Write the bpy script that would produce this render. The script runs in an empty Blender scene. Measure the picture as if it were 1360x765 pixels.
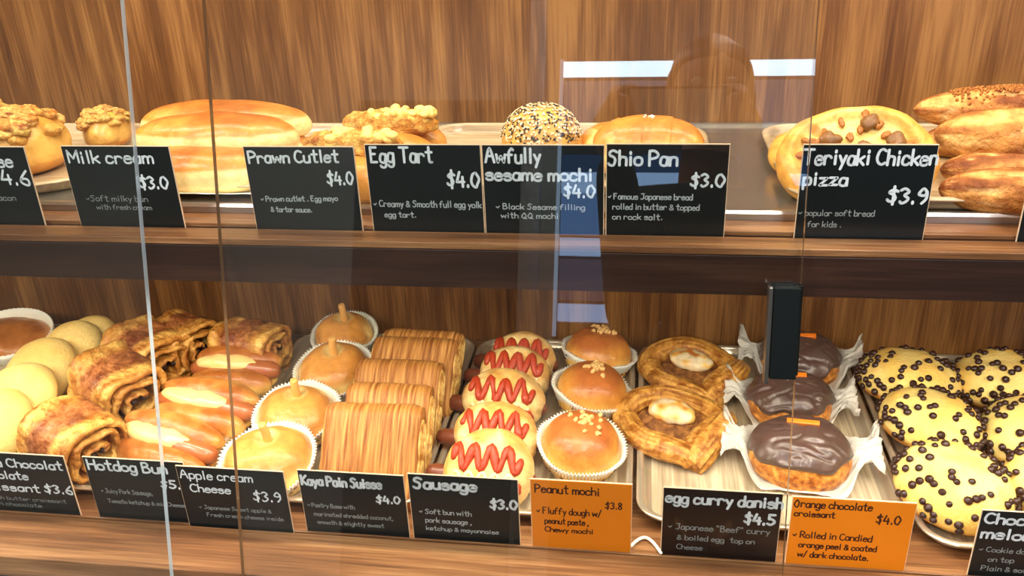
import bpy, math, random
from mathutils import Vector, Matrix, Euler, noise
from math import sin, cos, pi, sqrt, radians as R
random.seed(7)
scn = bpy.context.scene
col = scn.collection

# ------------------------------------------------------------------ camera
F, PITCH, YAW, ROLL = 1167.4, .44046, .15632, -.04131
CAM = Vector((0, -.65991, .59027))
fw = Vector((-sin(YAW)*cos(PITCH), cos(YAW)*cos(PITCH), -sin(PITCH)))
rt = Vector((cos(YAW), sin(YAW), 0))
up = rt.cross(fw)
RT = rt*cos(ROLL)+up*sin(ROLL); UP = -rt*sin(ROLL)+up*cos(ROLL)
cd = bpy.data.cameras.new('camera'); cam = bpy.data.objects.new('camera', cd); col.objects.link(cam)
M = Matrix((RT, UP, -fw)).transposed().to_4x4(); M.translation = CAM
cam.matrix_world = M
cd.sensor_width = 36; cd.lens = F/1360*36; cd.clip_start = .01
scn.camera = cam
def ray(px, py): return fw+RT*((px-680)/F)+UP*((382.5-py)/F)
def at(px, py, z):                      # the point of the plane at height z seen there
    d = ray(px, py); return CAM+d*((z-CAM.z)/d.z)
def atY(px, py, Y):
    d = ray(px, py); return CAM+d*((Y-CAM.y)/d.y)

# ------------------------------------------------------------------ colours
def s2l(c):
    return tuple((v/12.92 if v <= .04045 else ((v+.055)/1.055)**2.4) for v in [x/255 for x in c])
def mix(a, b, t):
    t = max(0, min(1, t)); return tuple(a[i]*(1-t)+b[i]*t for i in range(3))
def sm(a, b, x):
    t = max(0, min(1, (x-a)/(b-a))); return t*t*(3-2*t)
def fr(v, o=4): return noise.fractal(v, .9, 2.0, o)
def nz(v): return noise.noise(v)

# ------------------------------------------------------------------ materials
def newmat(name):
    m = bpy.data.materials.new(name); m.use_nodes = True
    nt = m.node_tree; b = nt.nodes['Principled BSDF']; return m, nt, b
def N(nt, t, **kw):
    n = nt.nodes.new(t)
    for k, v in kw.items(): setattr(n, k, v)
    return n
def plain(name, c, rough=.6, metal=0, spec=.5, coat=0, bump=0, bscale=200, var=0, sss=0, sssr=.004):
    m, nt, b = newmat(name); L = nt.links.new
    b.inputs['Base Color'].default_value = (*c, 1); b.inputs['Roughness'].default_value = rough
    b.inputs['Metallic'].default_value = metal; b.inputs['Specular IOR Level'].default_value = spec
    b.inputs['Coat Weight'].default_value = coat; b.inputs['Coat Roughness'].default_value = .15
    tc = N(nt, 'ShaderNodeTexCoord'); ns = N(nt, 'ShaderNodeTexNoise'); ns.inputs['Scale'].default_value = bscale
    ns.inputs['Detail'].default_value = 5; L(tc.outputs['Object'], ns.inputs['Vector'])
    if bump:
        bp = N(nt, 'ShaderNodeBump'); bp.inputs['Strength'].default_value = bump; bp.inputs['Distance'].default_value = .001
        L(ns.outputs['Fac'], bp.inputs['Height']); L(bp.outputs['Normal'], b.inputs['Normal'])
    if var:
        mx = N(nt, 'ShaderNodeMixRGB', blend_type='MULTIPLY'); mx.inputs['Fac'].default_value = var
        mx.inputs['Color1'].default_value = (*c, 1); L(ns.outputs['Color'], mx.inputs['Color2']); L(mx.outputs['Color'], b.inputs['Base Color'])
    if sss:
        b.inputs['Subsurface Weight'].default_value = sss; b.inputs['Subsurface Scale'].default_value = sssr
    return m
def crust(name, rough=.45, coat=0, bump=.4, bscale=160, var=.25, vscale=60, stretch=(1, 1, 1), sss=.02):
    """baked surface: its own colours come from the mesh attribute, broken up by noise"""
    m, nt, b = newmat(name); L = nt.links.new
    at_ = N(nt, 'ShaderNodeAttribute', attribute_name='col'); tc = N(nt, 'ShaderNodeTexCoord')
    mp = N(nt, 'ShaderNodeMapping'); mp.inputs['Scale'].default_value = stretch; L(tc.outputs['Object'], mp.inputs['Vector'])
    n1 = N(nt, 'ShaderNodeTexNoise'); n1.inputs['Scale'].default_value = vscale; n1.inputs['Detail'].default_value = 6; n1.inputs['Roughness'].default_value = .62
    L(mp.outputs['Vector'], n1.inputs['Vector'])
    rp = N(nt, 'ShaderNodeValToRGB'); rp.color_ramp.elements[0].position = .36; rp.color_ramp.elements[1].position = .62
    rp.color_ramp.elements[0].color = (1-var*1.3, 1-var*1.7, 1-var*2.0, 1); rp.color_ramp.elements[1].color = (1, 1, 1, 1)
    L(n1.outputs['Fac'], rp.inputs['Fac'])
    mx = N(nt, 'ShaderNodeMixRGB', blend_type='MULTIPLY'); mx.inputs['Fac'].default_value = 1
    L(at_.outputs['Color'], mx.inputs['Color1']); L(rp.outputs['Color'], mx.inputs['Color2']); L(mx.outputs['Color'], b.inputs['Base Color'])
    n2 = N(nt, 'ShaderNodeTexNoise'); n2.inputs['Scale'].default_value = bscale; n2.inputs['Detail'].default_value = 5
    L(mp.outputs['Vector'], n2.inputs['Vector'])
    bp = N(nt, 'ShaderNodeBump'); bp.inputs['Strength'].default_value = bump; bp.inputs['Distance'].default_value = .0035
    L(n2.outputs['Fac'], bp.inputs['Height']); L(bp.outputs['Normal'], b.inputs['Normal'])
    b.inputs['Roughness'].default_value = rough; b.inputs['Coat Weight'].default_value = coat; b.inputs['Coat Roughness'].default_value = .2
    b.inputs['Specular IOR Level'].default_value = .35
    if sss:
        b.inputs['Subsurface Weight'].default_value = sss; b.inputs['Subsurface Scale'].default_value = .004
        b.inputs['Subsurface Radius'].default_value = (1, .5, .25)
    return m
def wood(name, c0, c1, c2, grain='Z', scale=1, rough=.4, dist=1.0, spec=.4):
    m, nt, b = newmat(name); L = nt.links.new
    tc = N(nt, 'ShaderNodeTexCoord'); mp = N(nt, 'ShaderNodeMapping')
    s = {'Z': (1, 1, .09), 'X': (.07, 1, 1)}[grain]
    mp.inputs['Scale'].default_value = tuple(x*scale for x in s); L(tc.outputs['Object'], mp.inputs['Vector'])
    big = N(nt, 'ShaderNodeTexNoise'); big.inputs['Scale'].default_value = 9; big.inputs['Detail'].default_value = 3; big.inputs['Distortion'].default_value = dist
    L(mp.outputs['Vector'], big.inputs['Vector'])
    mid = N(nt, 'ShaderNodeTexNoise'); mid.inputs['Scale'].default_value = 60; mid.inputs['Detail'].default_value = 6; mid.inputs['Distortion'].default_value = .5
    L(mp.outputs['Vector'], mid.inputs['Vector'])
    mp2 = N(nt, 'ShaderNodeMapping'); s2 = {'Z': (1, 1, .03), 'X': (.03, 1, 1)}[grain]; mp2.inputs['Scale'].default_value = s2; L(tc.outputs['Object'], mp2.inputs['Vector'])
    fine = N(nt, 'ShaderNodeTexNoise'); fine.inputs['Scale'].default_value = 420; fine.inputs['Detail'].default_value = 3; L(mp2.outputs['Vector'], fine.inputs['Vector'])
    a = N(nt, 'ShaderNodeMath', operation='MULTIPLY'); a.inputs[1].default_value = .55; L(mid.outputs['Fac'], a.inputs[0])
    a2 = N(nt, 'ShaderNodeMath', operation='MULTIPLY_ADD'); a2.inputs[1].default_value = .35; L(fine.outputs['Fac'], a2.inputs[0]); L(a.outputs[0], a2.inputs[2])
    a3 = N(nt, 'ShaderNodeMath', operation='MULTIPLY_ADD'); a3.inputs[1].default_value = .55; L(big.outputs['Fac'], a3.inputs[0]); L(a2.outputs[0], a3.inputs[2])
    rp = N(nt, 'ShaderNodeValToRGB'); e = rp.color_ramp.elements
    e[0].position = .52; e[0].color = (*c0, 1); e[1].position = .90; e[1].color = (*c2, 1)
    k = e.new(.71); k.color = (*c1, 1); L(a3.outputs[0], rp.inputs['Fac']); L(rp.outputs['Color'], b.inputs['Base Color'])
    bp = N(nt, 'ShaderNodeBump'); bp.inputs['Strength'].default_value = .12; bp.inputs['Distance'].default_value = .0006
    L(fine.outputs['Fac'], bp.inputs['Height']); L(bp.outputs['Normal'], b.inputs['Normal'])
    b.inputs['Roughness'].default_value = rough; b.inputs['Specular IOR Level'].default_value = spec
    return m
def emis(name, c, s):
    m = bpy.data.materials.new(name); m.use_nodes = True; nt = m.node_tree; nt.nodes.clear()
    e = nt.nodes.new('ShaderNodeEmission'); e.inputs[0].default_value = (*c, 1); e.inputs[1].default_value = s
    o = nt.nodes.new('ShaderNodeOutputMaterial'); nt.links.new(e.outputs[0], o.inputs[0]); return m
def glassmat():
    m = bpy.data.materials.new('clear_glass'); m.use_nodes = True; nt = m.node_tree; nt.nodes.clear(); L = nt.links.new
    lw = N(nt, 'ShaderNodeLayerWeight'); lw.inputs['Blend'].default_value = .5
    p = N(nt, 'ShaderNodeMath', operation='POWER'); p.inputs[1].default_value = 5; L(lw.outputs['Facing'], p.inputs[0])
    q = N(nt, 'ShaderNodeMath', operation='MULTIPLY_ADD'); q.inputs[1].default_value = .95; q.inputs[2].default_value = .045; L(p.outputs[0], q.inputs[0])
    t = N(nt, 'ShaderNodeBsdfTransparent'); t.inputs[0].default_value = (.975, .985, .98, 1)
    g = N(nt, 'ShaderNodeBsdfGlossy'); g.inputs['Roughness'].default_value = 0.0
    mx = N(nt, 'ShaderNodeMixShader'); L(q.outputs[0], mx.inputs[0]); L(t.outputs[0], mx.inputs[1]); L(g.outputs[0], mx.inputs[2])
    o = N(nt, 'ShaderNodeOutputMaterial'); L(mx.outputs[0], o.inputs[0]); return m
GLASS = glassmat()
BACKW = wood('walnut_vertical', s2l((66, 38, 18)), s2l((104, 66, 33)), s2l((148, 104, 58)), 'Z', rough=.42)
LEDGE = wood('walnut_ledge', s2l((70, 42, 24)), s2l((122, 82, 50)), s2l((172, 128, 86)), 'X', rough=.33)
DARKW = wood('dark_walnut', s2l((32, 18, 13)), s2l((46, 28, 20)), s2l((66, 42, 30)), 'X', rough=.4)
BREAD = crust('soft_bread_crust')
GLOSSY = crust('glazed_bread_crust', rough=.34, coat=.2, bump=.45, bscale=110, var=.24, vscale=34)
PASTRY = crust('flaky_pastry', rough=.4, coat=.15, bump=.9, bscale=190, var=.42, vscale=90)
STRIPE = crust('striped_pastry', rough=.5, bump=.8, bscale=420, var=.42, vscale=330, stretch=(1, .05, .05))
FRIED = crust('fried_crumb', rough=.55, bump=1.0, bscale=500, var=.3, vscale=200)
COOKIE = crust('cookie_dough', rough=.6, bump=.35, bscale=300, var=.08, vscale=40, sss=.25)
CRUMB = crust('rough_crust', rough=.6, bump=.8, bscale=260, var=.3, vscale=80)
CHOC = plain('dark_chocolate', s2l((88, 66, 58)), rough=.38, coat=.25, bump=.8, bscale=60, var=.3)
CHIP = plain('chocolate_chip', s2l((52, 28, 20)), rough=.38)
KETCH = plain('ketchup', s2l((190, 62, 24)), rough=.5, coat=.1, bump=.8, bscale=260, var=.35)
MAYO = plain('mayonnaise', s2l((250, 228, 170)), rough=.4, sss=.3)
SAUS = plain('sausage_skin', s2l((128, 66, 42)), rough=.35, coat=.2, bump=.5, bscale=120, var=.4)
SAUSR = plain('grilled_sausage', s2l((186, 106, 60)), rough=.3, coat=.3, bump=.4, bscale=120, var=.3)
CREAM = plain('melted_cheese', s2l((252, 214, 140)), rough=.35, coat=.2, bump=.5, bscale=70, var=.12, sss=.3)
PAPER = plain('white_paper', s2l((246, 238, 224)), rough=.7, bump=.3, bscale=60, sss=.2)
NUT = plain('chopped_peanut', s2l((236, 190, 120)), rough=.55, bump=.5, bscale=300, var=.2)
PEEL = plain('candied_orange_peel', s2l((226, 120, 30)), rough=.3, coat=.4)
APPLE = plain('apple_stick', s2l((232, 176, 96)), rough=.4, bump=.2)
CHKN = plain('chicken_piece', s2l((140, 92, 42)), rough=.45, bump=.8, bscale=200, var=.5)
SPOT = plain('browned_onion', s2l((184, 112, 40)), rough=.5, bump=.6, var=.4)
STEEL = plain('brushed_steel', s2l((176, 172, 165)), rough=.26, metal=.85, bump=.1, bscale=60, var=.25)
BLACK = plain('black_metal', (.003, .005, .005), rough=.55, spec=.15)
BLKSIDE = plain('worn_bracket_edge', s2l((110, 104, 96)), rough=.25, metal=.8)
EDGE = plain('card_edge', s2l((226, 196, 160)), rough=.6)
CARD = plain('black_card', (.0065, .0085, .0085), rough=.3, spec=.4)
CARDB = plain('brown_black_card', (.013, .0065, .0045), rough=.3, spec=.4)
CARDO = plain('orange_card', s2l((216, 122, 16)), rough=.5, spec=.3)
CHALK = plain('white_marker', s2l((206, 214, 216)), rough=.6)
CHALKD = plain('faint_white_marker', s2l((132, 138, 136)), rough=.6)
CHALKM = plain('thin_white_marker', s2l((164, 172, 172)), rough=.6)
INK = plain('black_ink', s2l((58, 20, 6)), rough=.5)
GEDGE = plain('polished_glass_edge', s2l((200, 226, 245)), rough=.12, spec=.8, metal=.3)
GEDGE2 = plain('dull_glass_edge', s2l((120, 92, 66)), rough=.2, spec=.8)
PRINT = plain('brown_cup_print', s2l((104, 62, 40)), rough=.7)
WAXP = None
def traymat(name, c0, c1):
    return wood(name, c0, mix(c0, c1, .5), c1, 'X', scale=1.4, rough=.3, dist=2.5, spec=.5)
TRAY = plain('tray_metal', s2l((205, 190, 165)), rough=.24, metal=.55, bump=.12, bscale=50, var=.15)
def waxpaper():
    m, nt, b = newmat('wax_paper'); b.inputs['Base Color'].default_value = (*s2l((240, 236, 226)), 1)
    b.inputs['Roughness'].default_value = .35; b.inputs['Alpha'].default_value = 1
    t = N(nt, 'ShaderNodeBsdfTransparent'); tl = N(nt, 'ShaderNodeBsdfTranslucent'); tl.inputs[0].default_value = (.9, .87, .8, 1)
    m1 = N(nt, 'ShaderNodeMixShader'); m1.inputs[0].default_value = .3
    m2 = N(nt, 'ShaderNodeMixShader'); m2.inputs[0].default_value = .25
    o = nt.nodes['Material Output']; L = nt.links.new
    L(b.outputs[0], m1.inputs[1]); L(tl.outputs[0], m1.inputs[2]); L(m1.outputs[0], m2.inputs[1]); L(t.outputs[0], m2.inputs[2]); L(m2.outputs[0], o.inputs[0])
    return m
WAXP = waxpaper()
TRAYW = wood('tray_woodgrain', s2l((136, 112, 82)), s2l((176, 152, 116)), s2l((206, 184, 148)), 'X', scale=1.5, rough=.28, dist=3.5, spec=.6)
def add_grain_z(m):   # grain runs front to back on the lower trays
    for n in m.node_tree.nodes:
        if n.type == 'MAPPING':
            x, y, z = n.inputs['Scale'].default_value; n.inputs['Scale'].default_value = (y, x, z)
TRAYV = wood('tray_worn_grain', s2l((128, 114, 92)), s2l((172, 156, 128)), s2l((212, 198, 168)), 'X', scale=1.6, rough=.27, dist=2.0, spec=.6)
add_grain_z(TRAYV)

# ------------------------------------------------------------------ mesh builder
class MB:
    def __init__(s): s.v = []; s.f = []; s.c = []; s.m = []
    def grid(s, P, C=None, wu=False, wv=False, mi=0):
        """P[i][j] points; C[i][j] colours"""
        nu, nv = len(P), len(P[0]); b = len(s.v)
        for i in range(nu):
            for j in range(nv):
                s.v.append(tuple(P[i][j])); s.c.append(C[i][j] if C else (1, 1, 1))
        for i in range(nu if wu else nu-1):
            for j in range(nv if wv else nv-1):
                i2 = (i+1) % nu; j2 = (j+1) % nv
                s.f.append((b+i*nv+j, b+i2*nv+j, b+i2*nv+j2, b+i*nv+j2)); s.m.append(mi)
        return b
    def fan(s, idx, rev=False, mi=0):
        s.f.append(tuple(reversed(idx)) if rev else tuple(idx)); s.m.append(mi)
    def box(s, x0, x1, y0, y1, z0, z1, mi=0, c=(1, 1, 1)):
        b = len(s.v)
        for x in (x0, x1):
            for y in (y0, y1):
                for z in (z0, z1): s.v.append((x, y, z)); s.c.append(c)
        for q in ((0, 1, 3, 2), (4, 6, 7, 5), (0, 4, 5, 1), (2, 3, 7, 6), (0, 2, 6, 4), (1, 5, 7, 3)):
            s.f.append(tuple(b+k for k in q)); s.m.append(mi)
    def ell(s, c, r, nu=12, nv=8, rot=None, colf=None, disp=None, pw=1.0, mi=0):
        """(super)ellipsoid; disp(unit, pos) -> scale offset in metres"""
        P = []; C = []
        for j in range(nv+1):
            t = pi*j/nv; rowp = []; rowc = []
            for i in range(nu):
                a = 2*pi*i/nu
                st = max(0, sin(t))**pw
                u = Vector((st*cos(a), st*sin(a), cos(t)))
                p = Vector((u.x*r[0], u.y*r[1], u.z*r[2]))
                if disp:
                    n = Vector((u.x/r[0], u.y/r[1], u.z/r[2])); n.normalize(); p += n*disp(u, p)
                cc = colf(u, p) if colf else (1, 1, 1)
                if rot: p = rot @ p
                rowp.append(p+Vector(c)); rowc.append(cc)
            P.append(rowp); C.append(rowc)
        s.grid(P, C, wv=True, mi=mi)
    def tube(s, pts, rad, n=10, colr=(1, 1, 1), cap=True, mi=0, flat=None):
        pts = [Vector(p) for p in pts]; rad = rad if hasattr(rad, '__len__') else [rad]*len(pts)
        if cap:
            d0 = (pts[0]-pts[1]).normalized(); d1 = (pts[-1]-pts[-2]).normalized()
            r0, r1 = rad[0], rad[-1]
            pts = [pts[0]+d0*r0*.95, pts[0]+d0*r0*.7]+pts+[pts[-1]+d1*r1*.7, pts[-1]+d1*r1*.95]
            rad = [r0*.25, r0*.72]+list(rad)+[r1*.72, r1*.25]
        T = []; up0 = Vector((0, 0, 1)); prev = None; b0 = None; P = []
        for i, p in enumerate(pts):
            t = (pts[min(i+1, len(pts)-1)]-pts[max(i-1, 0)]).normalized()
            if prev is None:
                a = up0 if abs(t.z) < .9 else Vector((1, 0, 0)); x = t.cross(a).normalized()
            else: x = (prev-t*prev.dot(t)).normalized()
            prev = x; y = t.cross(x)
            P.append([p+x*cos(2*pi*k/n)*rad[i]+y*sin(2*pi*k/n)*rad[i]*(flat or 1) for k in range(n)])
        b = s.grid(P, [[colr]*n for _ in P], wv=True, mi=mi)
        s.fan([b+k for k in range(n)], rev=False, mi=mi); s.fan([b+(len(P)-1)*n+k for k in range(n)], rev=True, mi=mi)
    def xf(s, mat, start=0):
        for k in range(start, len(s.v)): s.v[k] = tuple(mat @ Vector(s.v[k]))
    def mesh(s, name, mats, smooth=True):
        me = bpy.data.meshes.new(name); me.from_pydata(s.v, [], s.f)
        for m in (mats if isinstance(mats, (list, tuple)) else [mats]): me.materials.append(m)
        at_ = me.color_attributes.new('col', 'FLOAT_COLOR', 'POINT')
        flat = []
        for c in s.c: flat += [c[0], c[1], c[2], 1]
        at_.data.foreach_set('color', flat)
        me.polygons.foreach_set('material_index', s.m); me.polygons.foreach_set('use_smooth', [smooth]*len(s.f))
        me.validate(); me.update(); return me
    def build(s, name, mats, parent=None, smooth=True, fix=True):
        me = s.mesh(name, mats, smooth)
        if fix:
            import bmesh
            bm = bmesh.new(); bm.from_mesh(me); bmesh.ops.remove_doubles(bm, verts=bm.verts, dist=1e-6)
            bmesh.ops.recalc_face_normals(bm, faces=bm.faces); bm.to_mesh(me); bm.free()
            if not smooth:
                for p in me.polygons: p.use_smooth = False
        o = bpy.data.objects.new(name, me); col.objects.link(o)
        if parent: o.parent = parent
        return o
def bevel(o, w=.001, seg=2):
    m = o.modifiers.new('bevel', 'BEVEL'); m.width = w; m.segments = seg; m.limit_method = 'ANGLE'; m.angle_limit = R(40); return o
def thing(name, label, cat, loc=(0, 0, 0), rot=(0, 0, 0), group=None):
    o = bpy.data.objects.new(name, None); col.objects.link(o); o.empty_display_size = .02
    o.location = loc; o.rotation_euler = rot; tag(o, label, cat, group); return o
def tag(o, label=None, cat=None, group=None, kind=None):
    if label: o['label'] = label
    if cat: o['category'] = cat
    if group: o['group'] = group
    if kind: o['kind'] = kind
    return o
def link(name, me, parent, loc, rot=(0, 0, 0), sc=(1, 1, 1)):
    o = bpy.data.objects.new(name, me); col.objects.link(o); o.parent = parent
    o.location = loc; o.rotation_euler = rot; o.scale = sc; return o
def anchor(o, px, py, z, local=(0, 0, 0)):
    """stand object so its local point sits at the point seen at height z"""
    o.location = at(px, py, z) - o.rotation_euler.to_matrix() @ Vector(local)

ZU, YU, YUF, YW, YWU = .3117, .0364, .0089, .405, .352
X0, X1 = -1.25, .75
# ------------------------------------------------------------------ the cabinet
def boxobj(name, b, mat, parent=None, bv=.001):
    m = MB(); cx, cy, cz = (b[0]+b[1])/2, (b[2]+b[3])/2, (b[4]+b[5])/2
    m.box(b[0]-cx, b[1]-cx, b[2]-cy, b[3]-cy, b[4]-cz, b[5]-cz)
    o = m.build(name, mat, parent, smooth=False); o.location = (cx, cy, cz)
    if parent: o.location = Vector((cx, cy, cz))-parent.location
    if bv: bevel(o, bv)
    return o
cab = thing('display_cabinet', 'long walnut wood bakery display cabinet with two open shelves', 'display cabinet', (-.25, .2, -.9))
boxobj('lower_shelf', (X0, X1, -.003, YW, -.022, -.001), LEDGE, cab)
boxobj('front_ledge', (X0, X1, -.0678, -.006, -.025, 0), LEDGE, cab)
boxobj('front_fascia', (X0, X1, -.064, -.045, -.30, -.0255), DARKW, cab)
boxobj('upper_shelf', (X0, X1, YUF+.006, YWU, ZU-.0419, ZU-.002), DARKW, cab)
boxobj('upper_ledge', (X0, X1, YUF, YU-.003, ZU-.006, ZU), LEDGE, cab, .0006)
boxobj('upper_fascia', (X0, X1, YUF, YUF+.0055, ZU-.0419, ZU-.0065), DARKW, cab, .0006)
boxobj('upper_step', (X0, X1, YU+.004, YU+.03, ZU-.0018, ZU+.002), LEDGE, cab, .0005)
boxobj('lower_back_panel', (X0, X1, YW, YW+.018, -.1, ZU-.043), BACKW, cab, 0)
boxobj('upper_back_panel', (X0, X1, YWU, YWU+.018, ZU-.042, .95), BACKW, cab, 0)
boxobj('end_panel', (X0-.02, X0, -.07, YW+.02, -.3, .95), BACKW, cab, 0)
boxobj('end_panel', (X1, X1+.02, -.07, YW+.02, -.3, .95), BACKW, cab, 0)
boxobj('cabinet_top', (X0-.02, X1+.02, .11, YW+.02, .95, .97), DARKW, cab, 0)
boxobj('cabinet_base', (X0, X1, -.04, YW, -.9, -.30), DARKW, cab, 0)
# the steel sheet that the upper trays stand on, rolled front lip
m = MB(); prof = [(.066, .0022), (.066, .008), (.068, .0105), (.072, .0105), (.080, .0075), (YWU-.02, .0075), (YWU-.012, .0085), (YWU-.006, .0115), (YWU-.001, .0125), (YWU-.001, .0022)]
m.grid([[Vector((x, y, ZU+z)) for y, z in prof] for x in (X0+.01, X1-.01)], wv=True)
for e in (0, 1): m.fan([e*len(prof)+k for k in range(len(prof))])
liner = m.build('steel_shelf_liner', STEEL, None, smooth=False)
tag(liner, 'brushed steel sheet covering the upper shelf beneath its trays', 'shelf liner')
ZL = ZU+.0075
# white cable lying in the gap behind the peanut mochi card
m = MB(); pts = []
for k in range(20):
    t = k/19; p = at(838+40*t, 724+9*t-8*sin(pi*t), .003); pts.append((p.x, p.y+.008*sin(pi*t), .0018))
m.tube(pts, .0016, 8); o = m.build('white_cable', PAPER); tag(o, 'thin white cable curled on the wood behind the peanut mochi card', 'cable')

# LED lamps of the case
LEDM = emis('led_diffuser', (1, .83, .60), 9)
led1 = thing('led_strip_light', 'warm LED strip light under the front of the upper shelf', 'lamp', (-.25, .045, ZU-.045))
boxobj('lamp_housing', (X0+.03, X1-.03, .033, .057, ZU-.047, ZU-.0425), STEEL, led1, 0)
boxobj('lamp_diffuser', (X0+.04, X1-.04, .037, .053, ZU-.0495, ZU-.0472), LEDM, led1, 0)
led2 = thing('led_strip_light', 'warm LED strip light under the front of the cabinet top', 'lamp', (-.25, .15, .95))
boxobj('lamp_housing', (X0+.03, X1-.03, .135, .165, .94, .9495), STEEL, led2, 0)
boxobj('lamp_diffuser', (X0+.04, X1-.04, .14, .16, .936, .9395), LEDM, led2, 0)
def area(name, loc, rot, sx, sy, e, c):
    l = bpy.data.lights.new(name, 'AREA'); l.shape = 'RECTANGLE'; l.size = sx; l.size_y = sy; l.energy = e; l.color = c
    o = bpy.data.objects.new(name, l); col.objects.link(o); o.location = loc; o.rotation_euler = rot; return o
WARM = (1, .86, .66)
area('lower_shelf_lamp', (-.25, .045, ZU-.0505), (R(-4), 0, 0), 1.9, .014, 3.8, WARM)
area('upper_shelf_lamp', (-.25, .15, .933), (R(0), 0, 0), 1.9, .03, 9, (1, .86, .66))

# ------------------------------------------------------------------ sliding glass
GT, GY = .25007, -.0727
def gy(z): return GY+GT*z
def pane(name, label, xa, xb, za, zb, right_edge, left_edge, extra=None):
    t = .006; n = Vector((0, -1, GT)).normalized()*t
    root = thing(name, label, 'glass panel', (xa, gy(za), za))
    m = MB(); o0 = Vector((xa, gy(za), za))
    P = [Vector((x, gy(z), z))-o0+k*n for x in (xa, xb) for z in (za, zb) for k in (0, 1)]
    for p in P: m.v.append(tuple(p)); m.c.append((1, 1, 1))
    for q, mi in (((0, 1, 3, 2), 2), ((4, 6, 7, 5), 1), ((0, 4, 5, 1), 1), ((2, 3, 7, 6), 1), ((0, 2, 6, 4), 0), ((1, 5, 7, 3), 0)):
        m.f.append(q); m.m.append(mi)
    m.build('glass_pane', [GLASS, right_edge, left_edge], root, smooth=False)
    return root
pane('sliding_glass_panel', 'slanted glass panel at the left with a bright bluish polished edge', -1.2, -.430, -.05, .80, GEDGE, GEDGE2)
g2 = pane('sliding_glass_panel', 'wide slanted glass panel in the middle carrying the black handle', -.358, .1285, -.05, .80, GEDGE2, GEDGE2)
# the black handle clipped on the free edge
m = MB(); tn = Vector((0, -1, GT)).normalized(); o0 = Vector((-.358, gy(-.05), -.05))
def hbox(m, xa, xb, za, zb, d0, d1, mi=0):
    b = len(m.v)
    for x in (xa, xb):
        for z in (za, zb):
            for d in (d0, d1):
                p = Vector((x, gy(z), z))+tn*d-o0; m.v.append(tuple(p)); m.c.append((1, 1, 1))
    for q in ((0, 1, 3, 2), (4, 6, 7, 5), (0, 4, 5, 1), (2, 3, 7, 6), (0, 2, 6, 4), (1, 5, 7, 3)):
        m.f.append(tuple(b+k for k in q)); m.m.append(mi)
hbox(m, .1060, .1265, .214, .286, .0065, .0185, 0)
hbox(m, .1240, .1300, .214, .286, -.004, .0068, 0)
hbox(m, .1060, .1240, .214, .286, -.004, -.0005, 0)
h = m.build('handle', BLACK, g2, smooth=False); h['label'] = 'black block handle'; bevel(h, .0008)
m = MB(); hbox(m, .1022, .1055, .210, .286, .0065, .0185, 0)
h = m.build('handle_flange', BLKSIDE, g2, smooth=False); bevel(h, .0006)
rail = boxobj('bottom_rail', (X0, X1, -.115, -.0645, -.072, -.055), plain('pale_rail', s2l((190, 160, 125)), rough=.35), cab, .001)

# ------------------------------------------------------------------ trays
def tray(label, xa, xb, ya, yb, z, mat=TRAYV, rot=0, r=.035, rim=.012):
    cx, cy = (xa+xb)/2, (ya+yb)/2; w, d = (xb-xa)/2, (yb-ya)/2
    prof = [(0, .0), (.004, .0), (.0075, .001), (.0105, .0035), (.0125, .0095), (.0135, .0115), (.0155, .0122), (.0195, .0112), (.0205, .0096),
            (.0190, .0104), (.0155, .0110), (.0142, .0098), (.0122, .0025), (.010, -.0006), (.004, -.0016), (.0, -.0016)]
    ins = .0205
    def loop(off, zz):
        rr = max(.001, r-ins+off); L = []
        ww, dd = w-ins+off, d-ins+off
        for (sx, sy, a0) in ((1, 1, 0), (-1, 1, 90), (-1, -1, 180), (1, -1, 270)):
            for k in range(9):
                a = R(a0+90*k/8); L.append(Vector((sx*(ww-rr)+rr*cos(a), sy*(dd-rr)+rr*sin(a), zz+.0017)))
        return L
    m = MB(); P = [loop(o, zz) for o, zz in prof]
    P0 = loop(-.02, 0)
    m.grid([P0]+P+[loop(-.02, -.0016)], wv=True, mi=1)
    n = len(P0); k0 = 0; last = (len(P)+1)*n
    m.fan([k for k in range(n)], mi=0); m.fan([last+k for k in range(n)], rev=True, mi=1)
    nf = n  # inner flat ring also gets the grain
    for k in range(n*2): m.m[k] = 0
    o = m.build('serving_tray', [mat, TRAY if mat is TRAYV else mat], None, smooth=True)
    for p in o.data.polygons:
        if abs(p.normal.z) > .999 and p.area > .005: p.use_smooth = False
    o.location = (cx, cy, z); o.rotation_euler = (0, 0, rot); tag(o, label, 'tray', 'serving trays'); return o
tray('worn metal tray with two egg curry danishes and chocolate croissants', .004, .268, .030, .392, 0)
tray('worn tray carrying the ketchup sausage buns and peanut mochi buns', -.212, .001, .028, .392, 0)
tray('worn tray carrying the apple cream cheese buns and striped pain suisse', -.470, -.2145, .026, .392, 0)
tray('worn tray beneath the chocolate rolls and hotdog buns', -.728, -.473, .024, .390, 0)
tray('worn tray at the far left beneath the plain pale round buns', -.990, -.731, .022, .390, 0)
tray('worn metal tray beneath the chocolate chip melon buns', .271, .52, .020, .388, 0)
tray('wood patterned tray on the upper shelf under pizza bread and long loaves', .126, .47, .072, .318, ZL, TRAYW, r=.04)
tray('pale wood patterned tray behind the egg tart and shio pan cards', -.245, .070, .100, .322, ZL, TRAYW, r=.05)
tray('wood patterned tray under the milk cream rolls and prawn cutlet buns', -.505, -.250, .090, .322, ZL, TRAYW, r=.03)
tray('tray at the left end of the upper shelf under cheesy buns', -.83, -.545, .085, .322, ZL, TRAYW, r=.06)
ZT = .0017            # inside bottom of a lower tray
ZTU = ZL+.0017

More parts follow.
